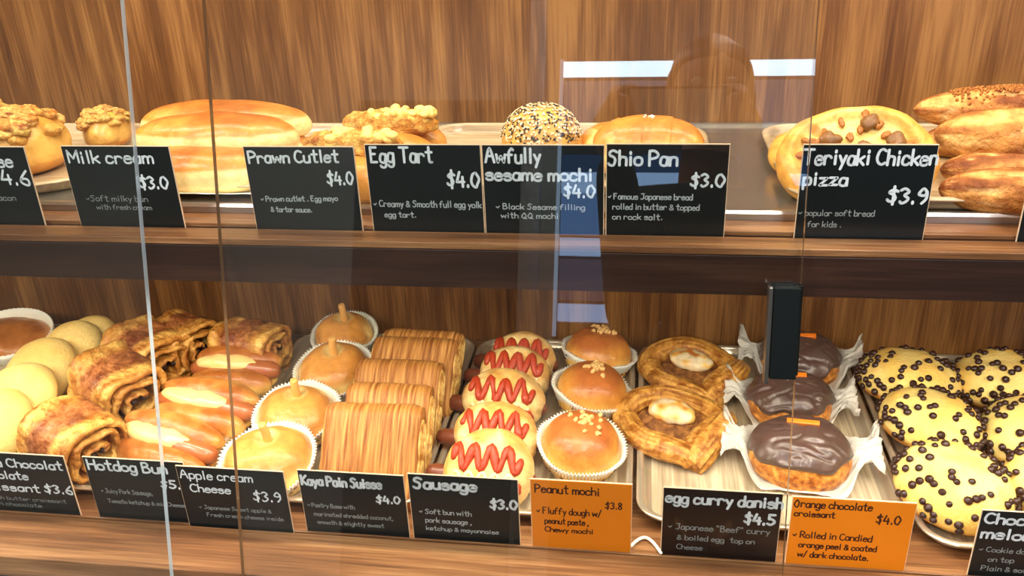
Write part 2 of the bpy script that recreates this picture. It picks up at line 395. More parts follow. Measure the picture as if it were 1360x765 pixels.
# ------------------------------------------------------------------ hand lettering
G = {
'A': (6, '03 3c 63|!17 57'), 'B': (5, '!0c 03|0c 3c 4a 28 08|08 38 55 33 03'), 'C': (5, '5b 3c 1b 08 06 14 33 54'), 'D': (5, '!0c 03|0c 3b 58 35 03'),
'E': (5, '!4c 0c 03 43|!08 38'), 'F': (5, '!4c 0c 03|!08 38'), 'H': (5, '!0c 03|!5c 53|!08 58'), 'J': (5, '!1c 5c|4c 45 23 04'),
'K': (5, '!0c 03|!5c 07|!17 53'), 'M': (6, '!03 0c 36 6c 63'), 'O': (6, '3c 19 06 23 43 56 59 3c'), 'P': (5, '!0c 03|0c 3c 5a 48 07'),
'Q': (6, '3c 19 06 23 43 56 59 3c|!35 62'), 'R': (5, '!0c 03|0c 3c 5a 48 07|!27 53'), 'S': (5, '5b 3c 1b 19 38 46 33 13 04'), 'T': (6, '!0c 6c|!3c 33'),
'a': (4, '47 38 18 06 04 13 33 46|!48 43'), 'b': (4, '!0c 03|06 18 38 47 44 33 13 04'), 'c': (4, '47 38 18 06 04 13 33 44'),
'd': (4, '47 38 18 06 04 13 33 46|!4c 43'), 'e': (4, '06 46 47 38 18 06 04 13 33 44'), 'f': (4, '4b 3c 2b 19 13|!08 38'),
'g': (4, '47 38 18 06 04 13 33 46|48 42 30 10 01'), 'h': (4, '!0c 03|06 18 38 47 43'), 'i': (2, '!18 13|!1b 1a'), 'j': (3, '28 21 00|!2b 2a'),
'k': (4, '!0c 03|!48 05|!16 43'), 'l': (2, '!1c 13'), 'm': (6, '!08 03|06 18 28 37 33|36 48 58 67 63'), 'n': (4, '!08 03|06 18 38 47 43'),
'o': (4, '28 07 04 23 44 47 28'), 'p': (4, '!08 00|06 18 38 47 44 33 13 04'), 'r': (4, '!08 03|06 18 38 47'), 's': (4, '47 38 18 07 16 36 44 33 13 04'),
't': (4, '2c 24 33 43|!09 49'), 'u': (4, '08 04 13 33 45|!48 43'), 'v': (4, '!08 23 48'), 'w': (6, '!08 13 37 53 68'), 'x': (4, '!08 43|!48 03'),
'y': (4, '!08 24|!48 10'), 'z': (4, '!08 48 03 43'), '0': (5, '3c 1b 08 06 14 33 45 57 59 3c'), '3': (4, '0b 2c 4a 28 46 34 13 04'),
'4': (5, '!2c 06 56|!49 43'), '5': (5, '!5c 1c 18|18 38 56 44 23 04'), '6': (4, '4c 18 05 23 43 46 27 06'), '8': (4, '28 0a 2c 4a 28 05 23 45 28'),
'9': (4, '4a 2c 09 18 38 4a|4a 46 23'), '.': (2, '!13 14'), ',': (2, '!14 01'), '$': (5, '5a 3b 1a 19 38 46 34 14 05|!3d 32'),
'&': (5, '53 19 2b 49 05 13 33 56'), '/': (4, '!02 4d'), '"': (3, '!0c 0a|!2c 2a'), '^': (4, '!07 25 48'), ' ': (3, '')}
def strokes(text):
    out = []; x = 0
    for ch in text:
        w, d = G[ch]
        jit = random.uniform(-.25, .25)
        for s in d.split('|'):
            if not s: continue
            straight = s[0] == '!'
            pts = [(int(q[0])+x, int(q[1], 16)-3+jit) for q in s.lstrip('!').split()]
            if not straight and len(pts) > 2:
                q = []; P = [pts[0]]+pts+[pts[-1]]
                for i in range(1, len(P)-2):
                    for k in range(4):
                        t = k/4; a, b, c_, d_ = P[i-1], P[i], P[i+1], P[i+2]
                        q.append(tuple(.5*((2*b[z])+(-a[z]+c_[z])*t+(2*a[z]-5*b[z]+4*c_[z]-d_[z])*t*t+(-a[z]+3*b[z]-3*c_[z]+d_[z])*t**3) for z in (0, 1)))
                q.append(pts[-1]); pts = q
            out.append(pts)
        x += w+(1.6 if ch != ' ' else 0)
    return out, x-1.6
def lettering(name, lines, W_, H_, mat, parent, y):
    """lines: (text, u0, u1, v_base, cap, pen) as fractions of the card; slope adds rise"""
    m = MB(); lay = 0
    for ln in lines:
        text, u0, u1, vb, cap, pen = ln[:6]; rise = ln[6] if len(ln) > 6 else 0
        S, tw = strokes(text); sx = (u1-u0)*W_/tw; sy = cap*H_/9; pw = pen*H_/2
        def tr(p): return (u0*W_+p[0]*sx, H_*(1-vb)+p[1]*sy+rise*H_*(p[0]/tw))
        for pts in S:
            q = [tr(p) for p in pts]; lay += 1; yy = -(lay % 7)*.00001
            for i in range(len(q)):
                b = len(m.v)
                for k in range(8):
                    a = 2*pi*k/8; m.v.append((q[i][0]+pw*cos(a), yy, q[i][1]+pw*sin(a))); m.c.append((1, 1, 1))
                m.f.append(tuple(range(b, b+8))); m.m.append(0)
                if i < len(q)-1:
                    dx, dz = q[i+1][0]-q[i][0], q[i+1][1]-q[i][1]; l = sqrt(dx*dx+dz*dz) or 1
                    nx, nz_ = -dz/l*pw, dx/l*pw; b = len(m.v)
                    for (px, pz) in ((q[i][0]+nx, q[i][1]+nz_), (q[i+1][0]+nx, q[i+1][1]+nz_), (q[i+1][0]-nx, q[i+1][1]-nz_), (q[i][0]-nx, q[i][1]-nz_)):
                        m.v.append((px, yy-.000004, pz)); m.c.append((1, 1, 1))
                    m.f.append((b+3, b+2, b+1, b)); m.m.append(0)
    o = m.build(name, mat, parent, smooth=False, fix=False); o.location = (0, y, 0); return o
def card(label, pxl, pxr, upper, H_, face, ink, title, price, desc, dmat=None, lean=0, dy=0, rotz=0, ztop=None):
    Y, Z = (YU, ZU) if upper else (0, 0)
    def X(p):   # x on the card line below pixel column px
        px, py = p; return at(px, py, Z).x
    xl, xr = X(pxl), X(pxr); W_ = xr-xl
    root = thing('price_card', label, 'price card', (xl, Y+dy, Z-.003), (lean, 0, rotz))
    m = MB(); m.box(0, W_, -.0007, .0007, 0, H_)
    bevel(m.build('card_board', EDGE, root, smooth=False), .0002, 1)
    m = MB(); e = .0007; m.box(e, W_-e, -.0011, -.00072, e, H_-e); m.build('card_face', face, root, smooth=False)
    o = lettering('title_lettering', title, W_, H_, ink, root, -.0012)
    lettering('price_lettering', price, W_, H_, ink, root, -.0012)
    lettering('description_lettering', desc, W_, H_, dmat if dmat is CHALKD else (CHALKM if ink is CHALK else ink), root, -.0012)
    return root, xl, xr
HC = .0772
# upper row
card('dark price card cut off by the left edge, ending in ese and $4.6', (-80, 293), (65, 295), True, HC, CARD, CHALK,
     [('Bacon cheese', .02, .86, .24, .15, .026)], [('$4.6', .62, .96, .46, .17, .028)], [('^Soft bun with bacon', .05, .80, .66, .07, .009), ('& cheese sauce', .12, .55, .80, .07, .009)], CHALKD)
card('dark price card reading Milk Cream $3.0', (110, 297), (250, 298), True, HC+.001, CARD, CHALK,
     [('Milk cream', .05, .83, .20, .14, .024)], [('$3.0', .66, .92, .50, .14, .026)], [('^Soft milky bun', .12, .70, .66, .07, .008), ('with fresh cream', .20, .72, .76, .06, .008)], CHALKD)
card('dark price card reading Prawn Cutlet $4.0', (340, 303), (483, 304), True, HC+.001, CARD, CHALK,
     [('Prawn Cutlet', .04, .85, .19, .13, .025, .02)], [('$4.0', .73, .96, .43, .14, .024)],
     [('^ Prawn cutlet . Egg mayo', .09, .80, .64, .06, .011, .02), ('& tartar sauce.', .17, .55, .76, .06, .011)], CHALK)
card('dark price card reading Egg Tart $4.0', (496, 305), (644, 308), True, HC+.003, CARD, CHALK,
     [('Egg Tart', .05, .58, .19, .16, .027)], [('$4.0', .70, .97, .46, .16, .028)],
     [('^ Creamy & Smooth full egg yolk', .03, .98, .69, .07, .011), ('egg tart.', .12, .40, .81, .06, .011)], CHALK)
card('dark price card reading Awfully sesame mochi $4.0', (645, 308), (802, 311), True, HC+.003, CARD, CHALK,
     [('Awfully', .03, .48, .19, .15, .027), ('sesame mochi', .03, .90, .38, .13, .027)], [('$4.0', .67, .92, .56, .13, .025)],
     [('^ Black Sesame filling', .10, .84, .70, .06, .010), ('with QQ mochi', .14, .62, .80, .06, .010)], CHALK)
card('dark price card reading Shio Pan $3.0', (804, 311), (962, 314), True, HC+.004, CARD, CHALK,
     [('Shio Pan', .02, .58, .22, .15, .027)], [('$3.0', .70, .97, .44, .13, .025)],
     [('^ Famous Japanese bread', .02, .72, .58, .06, .011), ('rolled in butter & topped', .06, .78, .69, .06, .010), ('on rock salt.', .06, .48, .80, .06, .010)], CHALK)
card('dark price card reading Teriyaki Chicken Pizza $3.9', (1055, 317), (1228, 320), True, HC+.004, CARD, CHALK,
     [('Teriyaki Chicken', .015, 1.0, .20, .15, .026), ('pizza', .03, .36, .41, .13, .026)], [('$3.9', .68, .97, .59, .15, .028)],
     [('^ popular soft bread', .02, .60, .73, .06, .009), ('for kids .', .10, .36, .85, .06, .009)], CHALKD)
card('sliver of a dark price card at the right edge of the upper shelf', (1352, 322), (1520, 325), True, HC-.02, CARD, CHALK,
     [('Baguette', .12, .7, .24, .15, .026)], [('$3.5', .68, .95, .5, .14, .026)], [('^ crusty bread', .12, .6, .72, .06, .009)], CHALKD)
# lower row
card('dark price card for the chocolate croissant, $3.6, at the left edge', (-35, 672), (108, 683), False, HC, CARD, CHALK,
     [('Pain au Chocolat', -.02+.05, .96, .22, .13, .026), ('chocolate', .12, .62, .42, .12, .024), ('croissant', .10, .69, .62, .12, .024)], [('$3.6', .74, .98, .62, .13, .025)],
     [('^Danish butter croissant', .10, .90, .78, .06, .008), ('with chocolate', .16, .66, .88, .06, .008)], CHALKD)
card('dark price card reading Hotdog Bun', (132, 685), (261, 695), False, HC+.001, CARD, CHALK,
     [('Hotdog Bun', .04, .82, .19, .15, .030)], [('$5.5', .73, 1.0, .42, .12, .026)],
     [('^ Juicy Pork Sausage,', .10, .62, .56, .07, .010), ('Tomato ketchup & mix Cheese', .14, .92, .72, .06, .010)], CHALKD)
card('dark price card reading Apple cream Cheese $3.9', (252, 695), (391, 704), False, HC-.001, CARD, CHALK,
     [('Apple cream', .03, .70, .19, .13, .020), ('Cheese', .10, .47, .40, .12, .020)], [('$3.9', .68, .93, .49, .15, .022)],
     [('^ Japanese Sweet apple &', .14, .82, .68, .06, .009), ('Fresh cream cheese inside', .20, .92, .80, .06, .009)], CHALKD, dy=-.0032)
card('dark price card reading Kaya Pain Suisse $4.0', (407, 705), (545, 712), False, HC, CARD, CHALK,
     [('Kaya Pain Suisse', .03, .78, .22, .14, .034)], [('$4.0', .72, .94, .44, .11, .026)],
     [('^ Pastry Base with', .05, .50, .57, .06, .011), ('marinated shredded coconut,', .10, .86, .71, .06, .011), ('smooth & slightly sweet', .12, .76, .84, .06, .011)], CHALKD)
card('dark price card reading Sausage $3.0', (550, 712), (692, 720), False, HC+.003, CARD, CHALK,
     [('Sausage', .05, .62, .20, .15, .036)], [('$3.0', .74, .98, .44, .13, .032)],
     [('^ Soft bun with', .08, .56, .58, .07, .012), ('pork sausage ,', .13, .56, .71, .07, .012), ('ketchup & mayonnaise', .13, .80, .83, .06, .010)], CHALK)
card('orange price card reading Peanut mochi $3.8', (707, 721), (838, 731), False, HC+.005, CARDO, INK,
     [('Peanut mochi', .05, .68, .18, .11, .018)], [('$3.8', .74, .90, .36, .09, .016)],
     [('^ Fluffy dough w/', .06, .70, .48, .09, .015), ('peanut paste ,', .14, .58, .62, .08, .015), ('Chewy mochi', .14, .62, .74, .07, .015)])
card('brown-black price card reading egg curry danish $4.5', (877, 735), (1030, 743), False, HC+.004, CARDB, CHALK,
     [('egg curry danish', .03, 1.0, .20, .14, .030)], [('$4.5', .70, .95, .44, .14, .032)],
     [('^ Japanese "Beef" curry', .06, .92, .58, .08, .011), ('& boiled egg  top on', .14, .80, .73, .07, .011), ('Cheese', .14, .36, .87, .07, .009)], CHALKD)
card('orange price card reading Orange chocolate croissant $4.0', (1042, 745), (1201, 756), False, HC+.002, CARDO, INK,
     [('Orange chocolate', .02, .65, .14, .10, .017), ('croissant', .03, .36, .27, .08, .017)], [('$4.0', .70, .89, .31, .12, .020)],
     [('^ Rolled in Candied', .04, .69, .58, .09, .016), ('orange peel & coated', .10, .74, .72, .08, .016), ('w/ dark chocolate.', .10, .69, .86, .08, .016)])
card('dark price card for the melon bun, cut off at the lower right corner', (1283, 760), (1450, 770), False, HC-.001, CARD, CHALK,
     [('Choco chip', .04, .75, .18, .14, .030), ('melon pan', .04, .72, .40, .14, .030)], [('$3.5', .7, .95, .55, .14, .03)],
     [('^ Cookie dough', .05, .52, .60, .07, .010), ('on top', .14, .34, .74, .07, .010), ('Plain & soft', .10, .50, .88, .07, .010)], CHALKD)

# ------------------------------------------------------------------ baked goods
GOLD = s2l((226, 160, 74)); DEEP = s2l((184, 110, 42)); BURN = s2l((138, 78, 34)); PALE = s2l((250, 218, 150)); CRM = s2l((255, 238, 196)); HONEY = s2l((238, 180, 92))
def dome_f(rx, ry, h, hb, pw):
    def f(x, y):      # top surface height over the base
        q = (abs(x)/rx)**2+(abs(y)/ry)**2
        return hb+h*sqrt(max(0, 1-q**(1/pw if pw else 1))) if q < 1 else hb
    return f
def add_bun(m, rx, ry, h, hb, colf, seed=0, amp=.0015, freq=18, pw=.8, nu=72, nv=44, c=(0, 0, 0), rot=None, mi=0, extra=None):
    """dome of height h over a rounded underside of height hb, resting at z 0"""
    P = []; C = []; sd = Vector((seed*3.7, seed*1.3, seed*7.1))
    for j in range(nv+1):
        t = pi*j/nv; rp = []; rc = []
        st = sin(t)**pw if t < pi/2 else sin(t)**(pw*.6)
        for i in range(nu):
            a = 2*pi*i/nu; ct = cos(t)
            p = Vector((rx*st*cos(a), ry*st*sin(a), hb+(h*ct if ct > 0 else hb*ct)))
            u = Vector((st*cos(a), st*sin(a), ct))
            n = Vector((u.x/rx, u.y/ry, u.z/h)).normalized()
            k = fr(p*freq+sd, 3)
            p = p+n*k*amp*2*(1 if ct > -.4 else .2)
            if extra: p = extra(u, p, n)
            if p.z < 0: p.z = 0
            rc.append(colf(u, p, k)); rp.append((rot @ p if rot else p)+Vector(c))
        P.append(rp); C.append(rc)
    m.grid(P, C, wv=True, mi=mi)
def side_bake(top, side, base, lo=.05, hi=.75):
    def f(u, p, k):
        c = mix(side, top, sm(lo, hi, u.z+k*.25)); return mix(c, base, sm(-.15, -.6, u.z))
    return f
def paper_cup(parent, r0, r1, h, name='paper_cup', prints=True, seed=0, tilt=0):
    """fluted baking cup, open at the top"""
    n = 150; P = []
    for ring, (rr, zz, amp) in enumerate(((.001, .0006, 0), (r0*.9, .0006, 0), (r0, .0015, .0), ((r0*.6+r1*.4), h*.45, .0014), ((r0*.2+r1*.8), h*.82, .0026), (r1, h, .0036),
                                          (r1-.0008, h-.0002, .0036), ((r0*.2+r1*.8)-.0008, h*.82, .0026), (r0-.0012, .004, .0), (.001, .0016, 0))):
        row = []
        for i in range(n):
            a = 2*pi*i/n; w = 1+.045*nz(Vector((cos(a)*1.5, sin(a)*1.5, seed)))
            q = rr*w+(amp if i % 2 else -amp)*.6 if rr > .002 else rr
            row.append(Vector((q*cos(a), q*sin(a), zz*(1+(.10*nz(Vector((cos(a)*2, sin(a)*2, seed+5))) if zz > .005 else 0)))))
        P.append(row)
    m = MB(); m.grid(P, wv=True); o = m.build(name, PAPER, parent)
    if prints:
        m = MB(); rnd = random.Random(seed+11)
        for k in range(46):      # the printed squiggles
            a = 2*pi*k/46+rnd.uniform(-.05, .05); v = rnd.uniform(.25, .85); pts = []
            for q in range(5):
                aa = a+q*.018; vv = v+rnd.uniform(-.05, .05)
                rr = (r0+(r1-r0)*vv)*(1+.045*nz(Vector((cos(aa)*1.5, sin(aa)*1.5, seed))))+.0013
                pts.append((rr*cos(aa), rr*sin(aa), vv*h))
            m.tube(pts, .0005, 5)
        m.build('printed_squiggles', PRINT, o)
    return o

# --- chopped nut, chip, seed meshes shared by copies
def lump_mesh(name, mat, r, seed, rough=.35, nu=8, nv=6, sq=(1, 1, .7)):
    m = MB(); m.ell((0, 0, 0), (r*sq[0], r*sq[1], r*sq[2]), nu, nv, disp=lambda u, p: r*rough*nz(u*1.6+Vector((seed*9, 0, 0)))); return m.mesh(name, mat)
nuts = [lump_mesh('peanut_piece', NUT, .0033, s, .6, sq=(1.2, .8, .7)) for s in range(4)]
def chip_mesh():
    m = MB(); P = []
    for rr, zz in ((0, -.0012), (.0026, -.0010), (.0033, .0002), (.0030, .0013), (.0021, .0022), (.0009, .0029), (0.0001, .0033)):
        P.append([Vector((rr*cos(2*pi*k/10), rr*sin(2*pi*k/10), zz)) for k in range(10)])
    m.grid(P, wv=True); return m.mesh('chocolate_chip', CHIP)
CHIPM = chip_mesh()

def orient(n): return n.to_track_quat('Z', 'Y').to_euler()

# --- peanut mochi buns
def peanut(label, px, py, seed, r=.049):
    t = thing('peanut_mochi_bun', label, 'bun', (0, 0, 0), (R(12), 0, seed*.7), 'peanut mochi buns')
    paper_cup(t, r*.72, r, .034, seed=seed)
    m = MB(); rx = r*.90; TOP = s2l((190, 112, 56)); cf = lambda u, p, k: mix(mix(s2l((244, 196, 104)), s2l((226, 158, 72)), sm(.05, .45, u.z+k*.2)), TOP, sm(.45, .85, u.z+k*.3))
    add_bun(m, rx, rx, .036, .024, cf, seed, .0008, 12, pw=.75); b = m.build('bun', GLOSSY, t)
    rnd = random.Random(seed)
    for k in range(24):
        a = rnd.uniform(0, 2*pi); d = abs(rnd.gauss(0, .0105)); x, y = d*cos(a)+.002, d*sin(a)*1.0+.003
        z = .024+.036*sqrt(max(0, 1-(sqrt(x*x+y*y)/rx)**2.6))+.0008
        link('peanut_piece', nuts[k % 4], t, (x, y, z), (rnd.uniform(0, 6), rnd.uniform(0, 6), rnd.uniform(0, 6)))
    anchor(t, px, py, .03, (0, 0, .028)); return t
peanut('glazed peanut mochi bun in a paper cup, nearest its orange card', 772, 592, 1, .048)
peanut('middle peanut mochi bun in a paper cup between two others', 786, 519, 2, .047)
peanut('rearmost peanut mochi bun of the row, by the back panel', 795, 470, 3, .0475)

# --- apple cream cheese buns
def applebun(label, px, py, seed, rot, r=.050):
    t = thing('apple_cream_cheese_bun', label, 'bun', (0, 0, 0), (R(14), 0, 0), 'apple cream cheese buns')
    paper_cup(t, r*.72, r, .036, seed=seed)
    def dent(u, p, n):
        d = sqrt(p.x**2+(p.y-.012)**2); return p-Vector((0, 0, .007))*(1-sm(.004, .014, d))*(1 if u.z > 0 else 0)
    cf = lambda u, p, k: mix(mix(s2l((255, 222, 140)), s2l((228, 160, 78)), sm(0, .55, u.z+k*.6)), s2l((255, 232, 150)), (1-sm(.007, .017, sqrt(p.x**2+(p.y-.012)**2)))*(u.z > 0))
    m = MB(); add_bun(m, r*.91, r*.87, .030, .026, cf, seed, .0016, 16, pw=.75, extra=dent); m.build('bun', GLOSSY, t)
    m = MB(); m.tube([(0, .012, .044), (0.0005, .0125, .060), (.001+rot*.004, .0128, .074)], [.0048, .0048, .0044], 10, cap=False)
    o = m.build('apple_stick', APPLE, t); bevel(o, .0008)
    anchor(t, px, py, .03, (0, 0, .028)); return t
applebun('nearest apple cream cheese bun with a stick, just behind the cards', 357, 614, 1, -.4, .052)
applebun('second apple cream cheese bun, larger and duller brown, from the front', 395, 552, 2, .3, .050)
applebun('third apple cream cheese bun from the front, just before the rearmost', 444, 494, 3, .5, .050)
applebun('rearmost apple cream cheese bun by the back panel', 458, 447, 4, -.2, .0445)

# --- striped pain suisse
def suisse(label, px, py, seed, w, tilt, L_=.105, yaw=0):
    t = thing('pain_suisse', label, 'pastry', (0, 0, 0), (R(tilt), 0, yaw), 'kaya pain suisse pastries')
    th = .017; nu, nv = 110, 96; P = []; C = []; sd = Vector((seed*5., 0, 0))
    # closed profile folded like a pillow, local x width, z up the face, y thickness; origin at the top centre
    def prof(s):   # s 0..1 round the outline in (y, z)
        hh = L_/2-th
        per = [(0, 2*hh), (1, pi*th)]
        tot = 4*hh+2*pi*th; d = s*tot
        if d < 2*hh: return Vector((0, -th, hh-d))+Vector((0, 0, 0)), Vector((0, -1, 0))
        d -= 2*hh
        if d < pi*th: a = d/th; return Vector((0, -th*cos(a), -hh-th*sin(a))), Vector((0, -cos(a), -sin(a)))
        d -= pi*th
        if d < 2*hh: return Vector((0, th, -hh+d)), Vector((0, 1, 0))
        d -= 2*hh; a = d/th; return Vector((0, th*cos(a), hh+th*sin(a))), Vector((0, cos(a), sin(a)))
    C1, C2, C3 = s2l((196, 138, 70)), s2l((136, 84, 38)), s2l((232, 180, 106))
    for i in range(nu+1):
        x = (i/nu-.5)*w; e = abs(2*i/nu-1); rp = []; rc = []
        st = nz(Vector((x*420, seed, 0)))*.6+nz(Vector((x*1100, seed, 3)))*.4
        pinch = 1-.18*sm(.86, 1, e)
        for j in range(nv):
            q, n = prof(j/nv); puff = .004*(1-(q.z/(L_/2))**2)*(1-e**4)
            p = Vector((x+.0018*nz(Vector((q.z*40, seed, 1))), q.y*pinch, q.z*(1-.05*sm(.8, 1, e))))+n*(puff+.00055*st+.0012*nz(Vector((x*30, q.z*30, seed))))
            rp.append(p); k = st+.35*nz(Vector((x*260, q.z*16, seed)))
            c = mix(C1, C2, max(0, -k*1.6)); c = mix(c, C3, max(0, k*1.1)); rc.append(c)
        P.append(rp); C.append(rc)
    m = MB(); m.grid(P, C, wv=True); m.fan(list(range(nv)), rev=True); m.fan([nu*nv+k for k in range(nv)])
    b = m.build('striped_crust', STRIPE, t)
    # laminated layers showing at both ends
    m = MB()
    for sgn in (-1, 1):
        for (k0, rr) in enumerate((.0125, .0085, .0045)):
            for half in (0, 1):
                ring = []
                zc = (.018 if half else -.020); hh = .015
                for q in range(24):
                    a = 2*pi*q/24; yy = cos(a)*rr*.95; zz = sin(a)*(hh+rr*.55)+zc
                    ring.append((sgn*(w/2-.001+.0012*k0+.0008*nz(Vector((q, seed, k0)))), yy, zz))
                ring.append(ring[0]); m.tube(ring, .0021, 6, cap=False, colr=mix(s2l((250, 214, 130)), s2l((216, 160, 74)), (k0 % 2)*.7), flat=1.2)
    m.build('laminated_end', PASTRY, t)
    anchor(t, px, py, .078, (0, -.004, L_/2-.004)); return t
suisse('front striped pain suisse, fully showing behind its card', 499, 540, 1, .104, -40, .114, .02)
suisse('second striped pain suisse from the front of the row', 519, 513, 2, .094, -42, .108, .02)
suisse('middle striped pain suisse of the row of five', 532, 481, 3, .100, -44, .104, .0)
suisse('fourth striped pain suisse from the front of the row', 554, 451, 4, .103, -46, .100, -.02)
suisse('rearmost and darkest striped pain suisse by the back panel', 563, 442, 5, .098, -50, .090, -.03)

# --- sausage buns with ketchup
def sausagebun(label, px, py, seed, w, tilt, hgt=.078):
    t = thing('sausage_bun', label, 'bun', (0, 0, 0), (R(tilt), 0, R(-3)), 'ketchup sausage buns')
    rx, ry = w/2, hgt/2; h, hb = .024, .013
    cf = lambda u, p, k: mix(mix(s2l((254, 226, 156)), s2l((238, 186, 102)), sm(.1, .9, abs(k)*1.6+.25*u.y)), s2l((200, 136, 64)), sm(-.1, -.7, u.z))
    def cleft(u, p, n):
        if u.z > 0: p = p-Vector((0, 0, .0035))*math.exp(-((p.y+ry*.35)/.003)**2)
        return p
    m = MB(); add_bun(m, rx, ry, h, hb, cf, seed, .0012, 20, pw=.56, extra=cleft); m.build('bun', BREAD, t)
    m = MB(); ys = -.004
    m.tube([(-rx-.012, ys, .010), (-rx+.02, ys-.002, .012), (0, ys, .012), (rx-.02, ys+.002, .012), (rx-.006, ys, .011)], [.0095, .011, .011, .011, .0095], 14)
    m.build('sausage', SAUS, t)
    def top(x, y):
        q = min(1, sqrt((x/rx)**2+(y/ry)**2)); return hb+h*sqrt(max(0.0, 1-q**3.57))-.0035*math.exp(-((y+ry*.35)/.003)**2)
    rnd = random.Random(seed*3)
    mk = MB(); npk = 4
    for lane, (amp, yc) in enumerate(((.0125, .009), (.0050, -.0200))):
        pts = []; rr = []
        for i in range(npk*12+1):
            u = i/(npk*12); x = (u-.5)*2*rx*.74; y = yc+amp*(1 if lane == 0 else -1)*sin(u*npk*2*pi)+.002*nz(Vector((u*9, seed, lane)))
            if abs(y) > ry*.8: y = ry*.8*(1 if y > 0 else -1)
            pts.append((x, y, top(x, y)+.0003)); rr.append(.0034+.0030*nz(Vector((u*17, seed, lane+4))) + .0006)
        mk.tube(pts, rr, 8)
    mk.build('ketchup', KETCH, t)
    mk = MB()
    for lane in (0,):
        pts = []
        for i in range(40):
            u = i/39; x = (u-.5)*2*rx*.66; y = -.010+.004*sin(u*9*pi+seed); pts.append((x, y, top(x, y)-.0003))
        mk.tube(pts, .0022, 8)
    mk.build('mayonnaise', MAYO, t)
    anchor(t, px, py, .062, (0, ry*.9, hb+.008)); return t
sausagebun('front ketchup sausage bun, closest to the Sausage card', 655, 572, 1, .094, 40, .094)
sausagebun('second ketchup sausage bun from the front', 663, 535, 2, .094, 42, .080)
sausagebun('middle ketchup sausage bun of the row of five', 672, 492, 3, .098, 44, .080)
sausagebun('fourth ketchup sausage bun from the front', 687, 461, 4, .090, 46, .074)
sausagebun('rearmost ketchup sausage bun by the back panel', 696, 444, 5, .086, 48, .07)

# --- plain pale melon buns in a leaning row
def plainbun(label, px, py, seed, r, z=.045, rot=(38, -14, 0)):
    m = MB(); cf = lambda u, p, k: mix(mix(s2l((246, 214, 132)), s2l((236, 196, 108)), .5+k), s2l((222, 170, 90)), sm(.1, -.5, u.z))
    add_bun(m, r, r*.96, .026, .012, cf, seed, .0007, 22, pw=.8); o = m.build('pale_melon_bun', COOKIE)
    o.rotation_euler = [R(a) for a in rot]; tag(o, label, 'bun', 'plain pale round buns'); anchor(o, px, py, z, (0, 0, .03)); return o
plainbun('foremost plain pale bun, cut by the left edge above the card', -22, 562, 1, .049)
plainbun('second plain pale bun from the front, at the left edge', 8, 530, 2, .056)
plainbun('third plain pale bun, in the middle of the leaning row', 40, 490, 3, .052, .05)
plainbun('fourth plain pale bun, second from the back of the row', 82, 462, 4, .048, .05)
plainbun('rearmost plain pale bun beside the chocolate rolls', 107, 452, 5, .044, .045)
# far-left brown roll in paper
t = thing('brown_roll', 'flat brown roll in a white paper case at the far left back', 'bun', (0, 0, 0), (R(18), 0, 0))
m = MB(); add_bun(m, .058, .040, .020, .012, side_bake(s2l((176, 108, 50)), s2l((214, 150, 80)), DEEP), 9, .002, 20, pw=.7); m.build('roll', GLOSSY, t)
m = MB(); P = []
for rr, zz in ((.05, .001), (.062, .020), (.064, .030), (.063, .030), (.060, .020), (.048, .0025)):
    P.append([Vector(((rr+(.001 if k % 2 else -.001))*cos(2*pi*k/120), (rr+(.001 if k % 2 else -.001))*.74*sin(2*pi*k/120), zz)) for k in range(120)])
m.grid(P, wv=True); m.build('paper_case', PAPER, t)
anchor(t, 12, 444, .035, (0, 0, .025))

# --- chocolate chip melon buns
def chipbun(label, px, py, seed, r, tilt=8):
    t = thing('chocolate_chip_melon_bun', label, 'bun', (0, 0, 0), (R(tilt), 0, seed), 'chocolate chip melon buns')
    h, hb = .034, .018
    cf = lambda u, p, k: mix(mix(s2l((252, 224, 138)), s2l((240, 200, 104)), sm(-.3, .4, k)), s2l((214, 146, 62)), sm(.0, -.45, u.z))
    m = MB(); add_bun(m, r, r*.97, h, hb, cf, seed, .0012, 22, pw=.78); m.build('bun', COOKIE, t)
    rnd = random.Random(seed*17); pts = []; tries = 0
    while len(pts) < 100 and tries < 4000:
        tries += 1
        ct = rnd.uniform(-.12, .98); a = rnd.uniform(0, 2*pi)
        if ct > .35 and rnd.random() > .55: continue
        if ct < .25 and nz(Vector((cos(a)*1.5, sin(a)*1.5, seed))) < -.25: continue
        tt = math.acos(ct); st = sin(tt)**.78
        p = Vector((r*st*cos(a), r*.97*st*sin(a), hb+(h*ct if ct > 0 else hb*ct)))
        if any((p-q).length < .0052 for q in pts): continue
        pts.append(p)
        n = Vector((cos(a)*st/r, sin(a)*st/r, ct/h)).normalized()
        e = orient(n); s = rnd.uniform(1.0, 1.4); link('chocolate_chip', CHIPM, t, p+n*.0008, (e.x+rnd.uniform(-.3, .3), e.y+rnd.uniform(-.3, .3), e.z), (s, s, s))
    anchor(t, px, py, .03, (0, 0, .022)); return t
chipbun('front chocolate chip melon bun, above the corner card', 1268, 645, 1, .058)
chipbun('middle chocolate chip melon bun of the left-hand column', 1236, 560, 2, .0545)
chipbun('rear chocolate chip melon bun of the left-hand column', 1206, 502, 3, .0575)
chipbun('rear right chocolate chip melon bun, densely studded', 1330, 505, 4, .0560)
chipbun('middle right chocolate chip melon bun cut by the frame', 1374, 575, 5, .055)
chipbun('front right chocolate chip melon bun, a sliver at the frame edge', 1420, 645, 6, .0575)

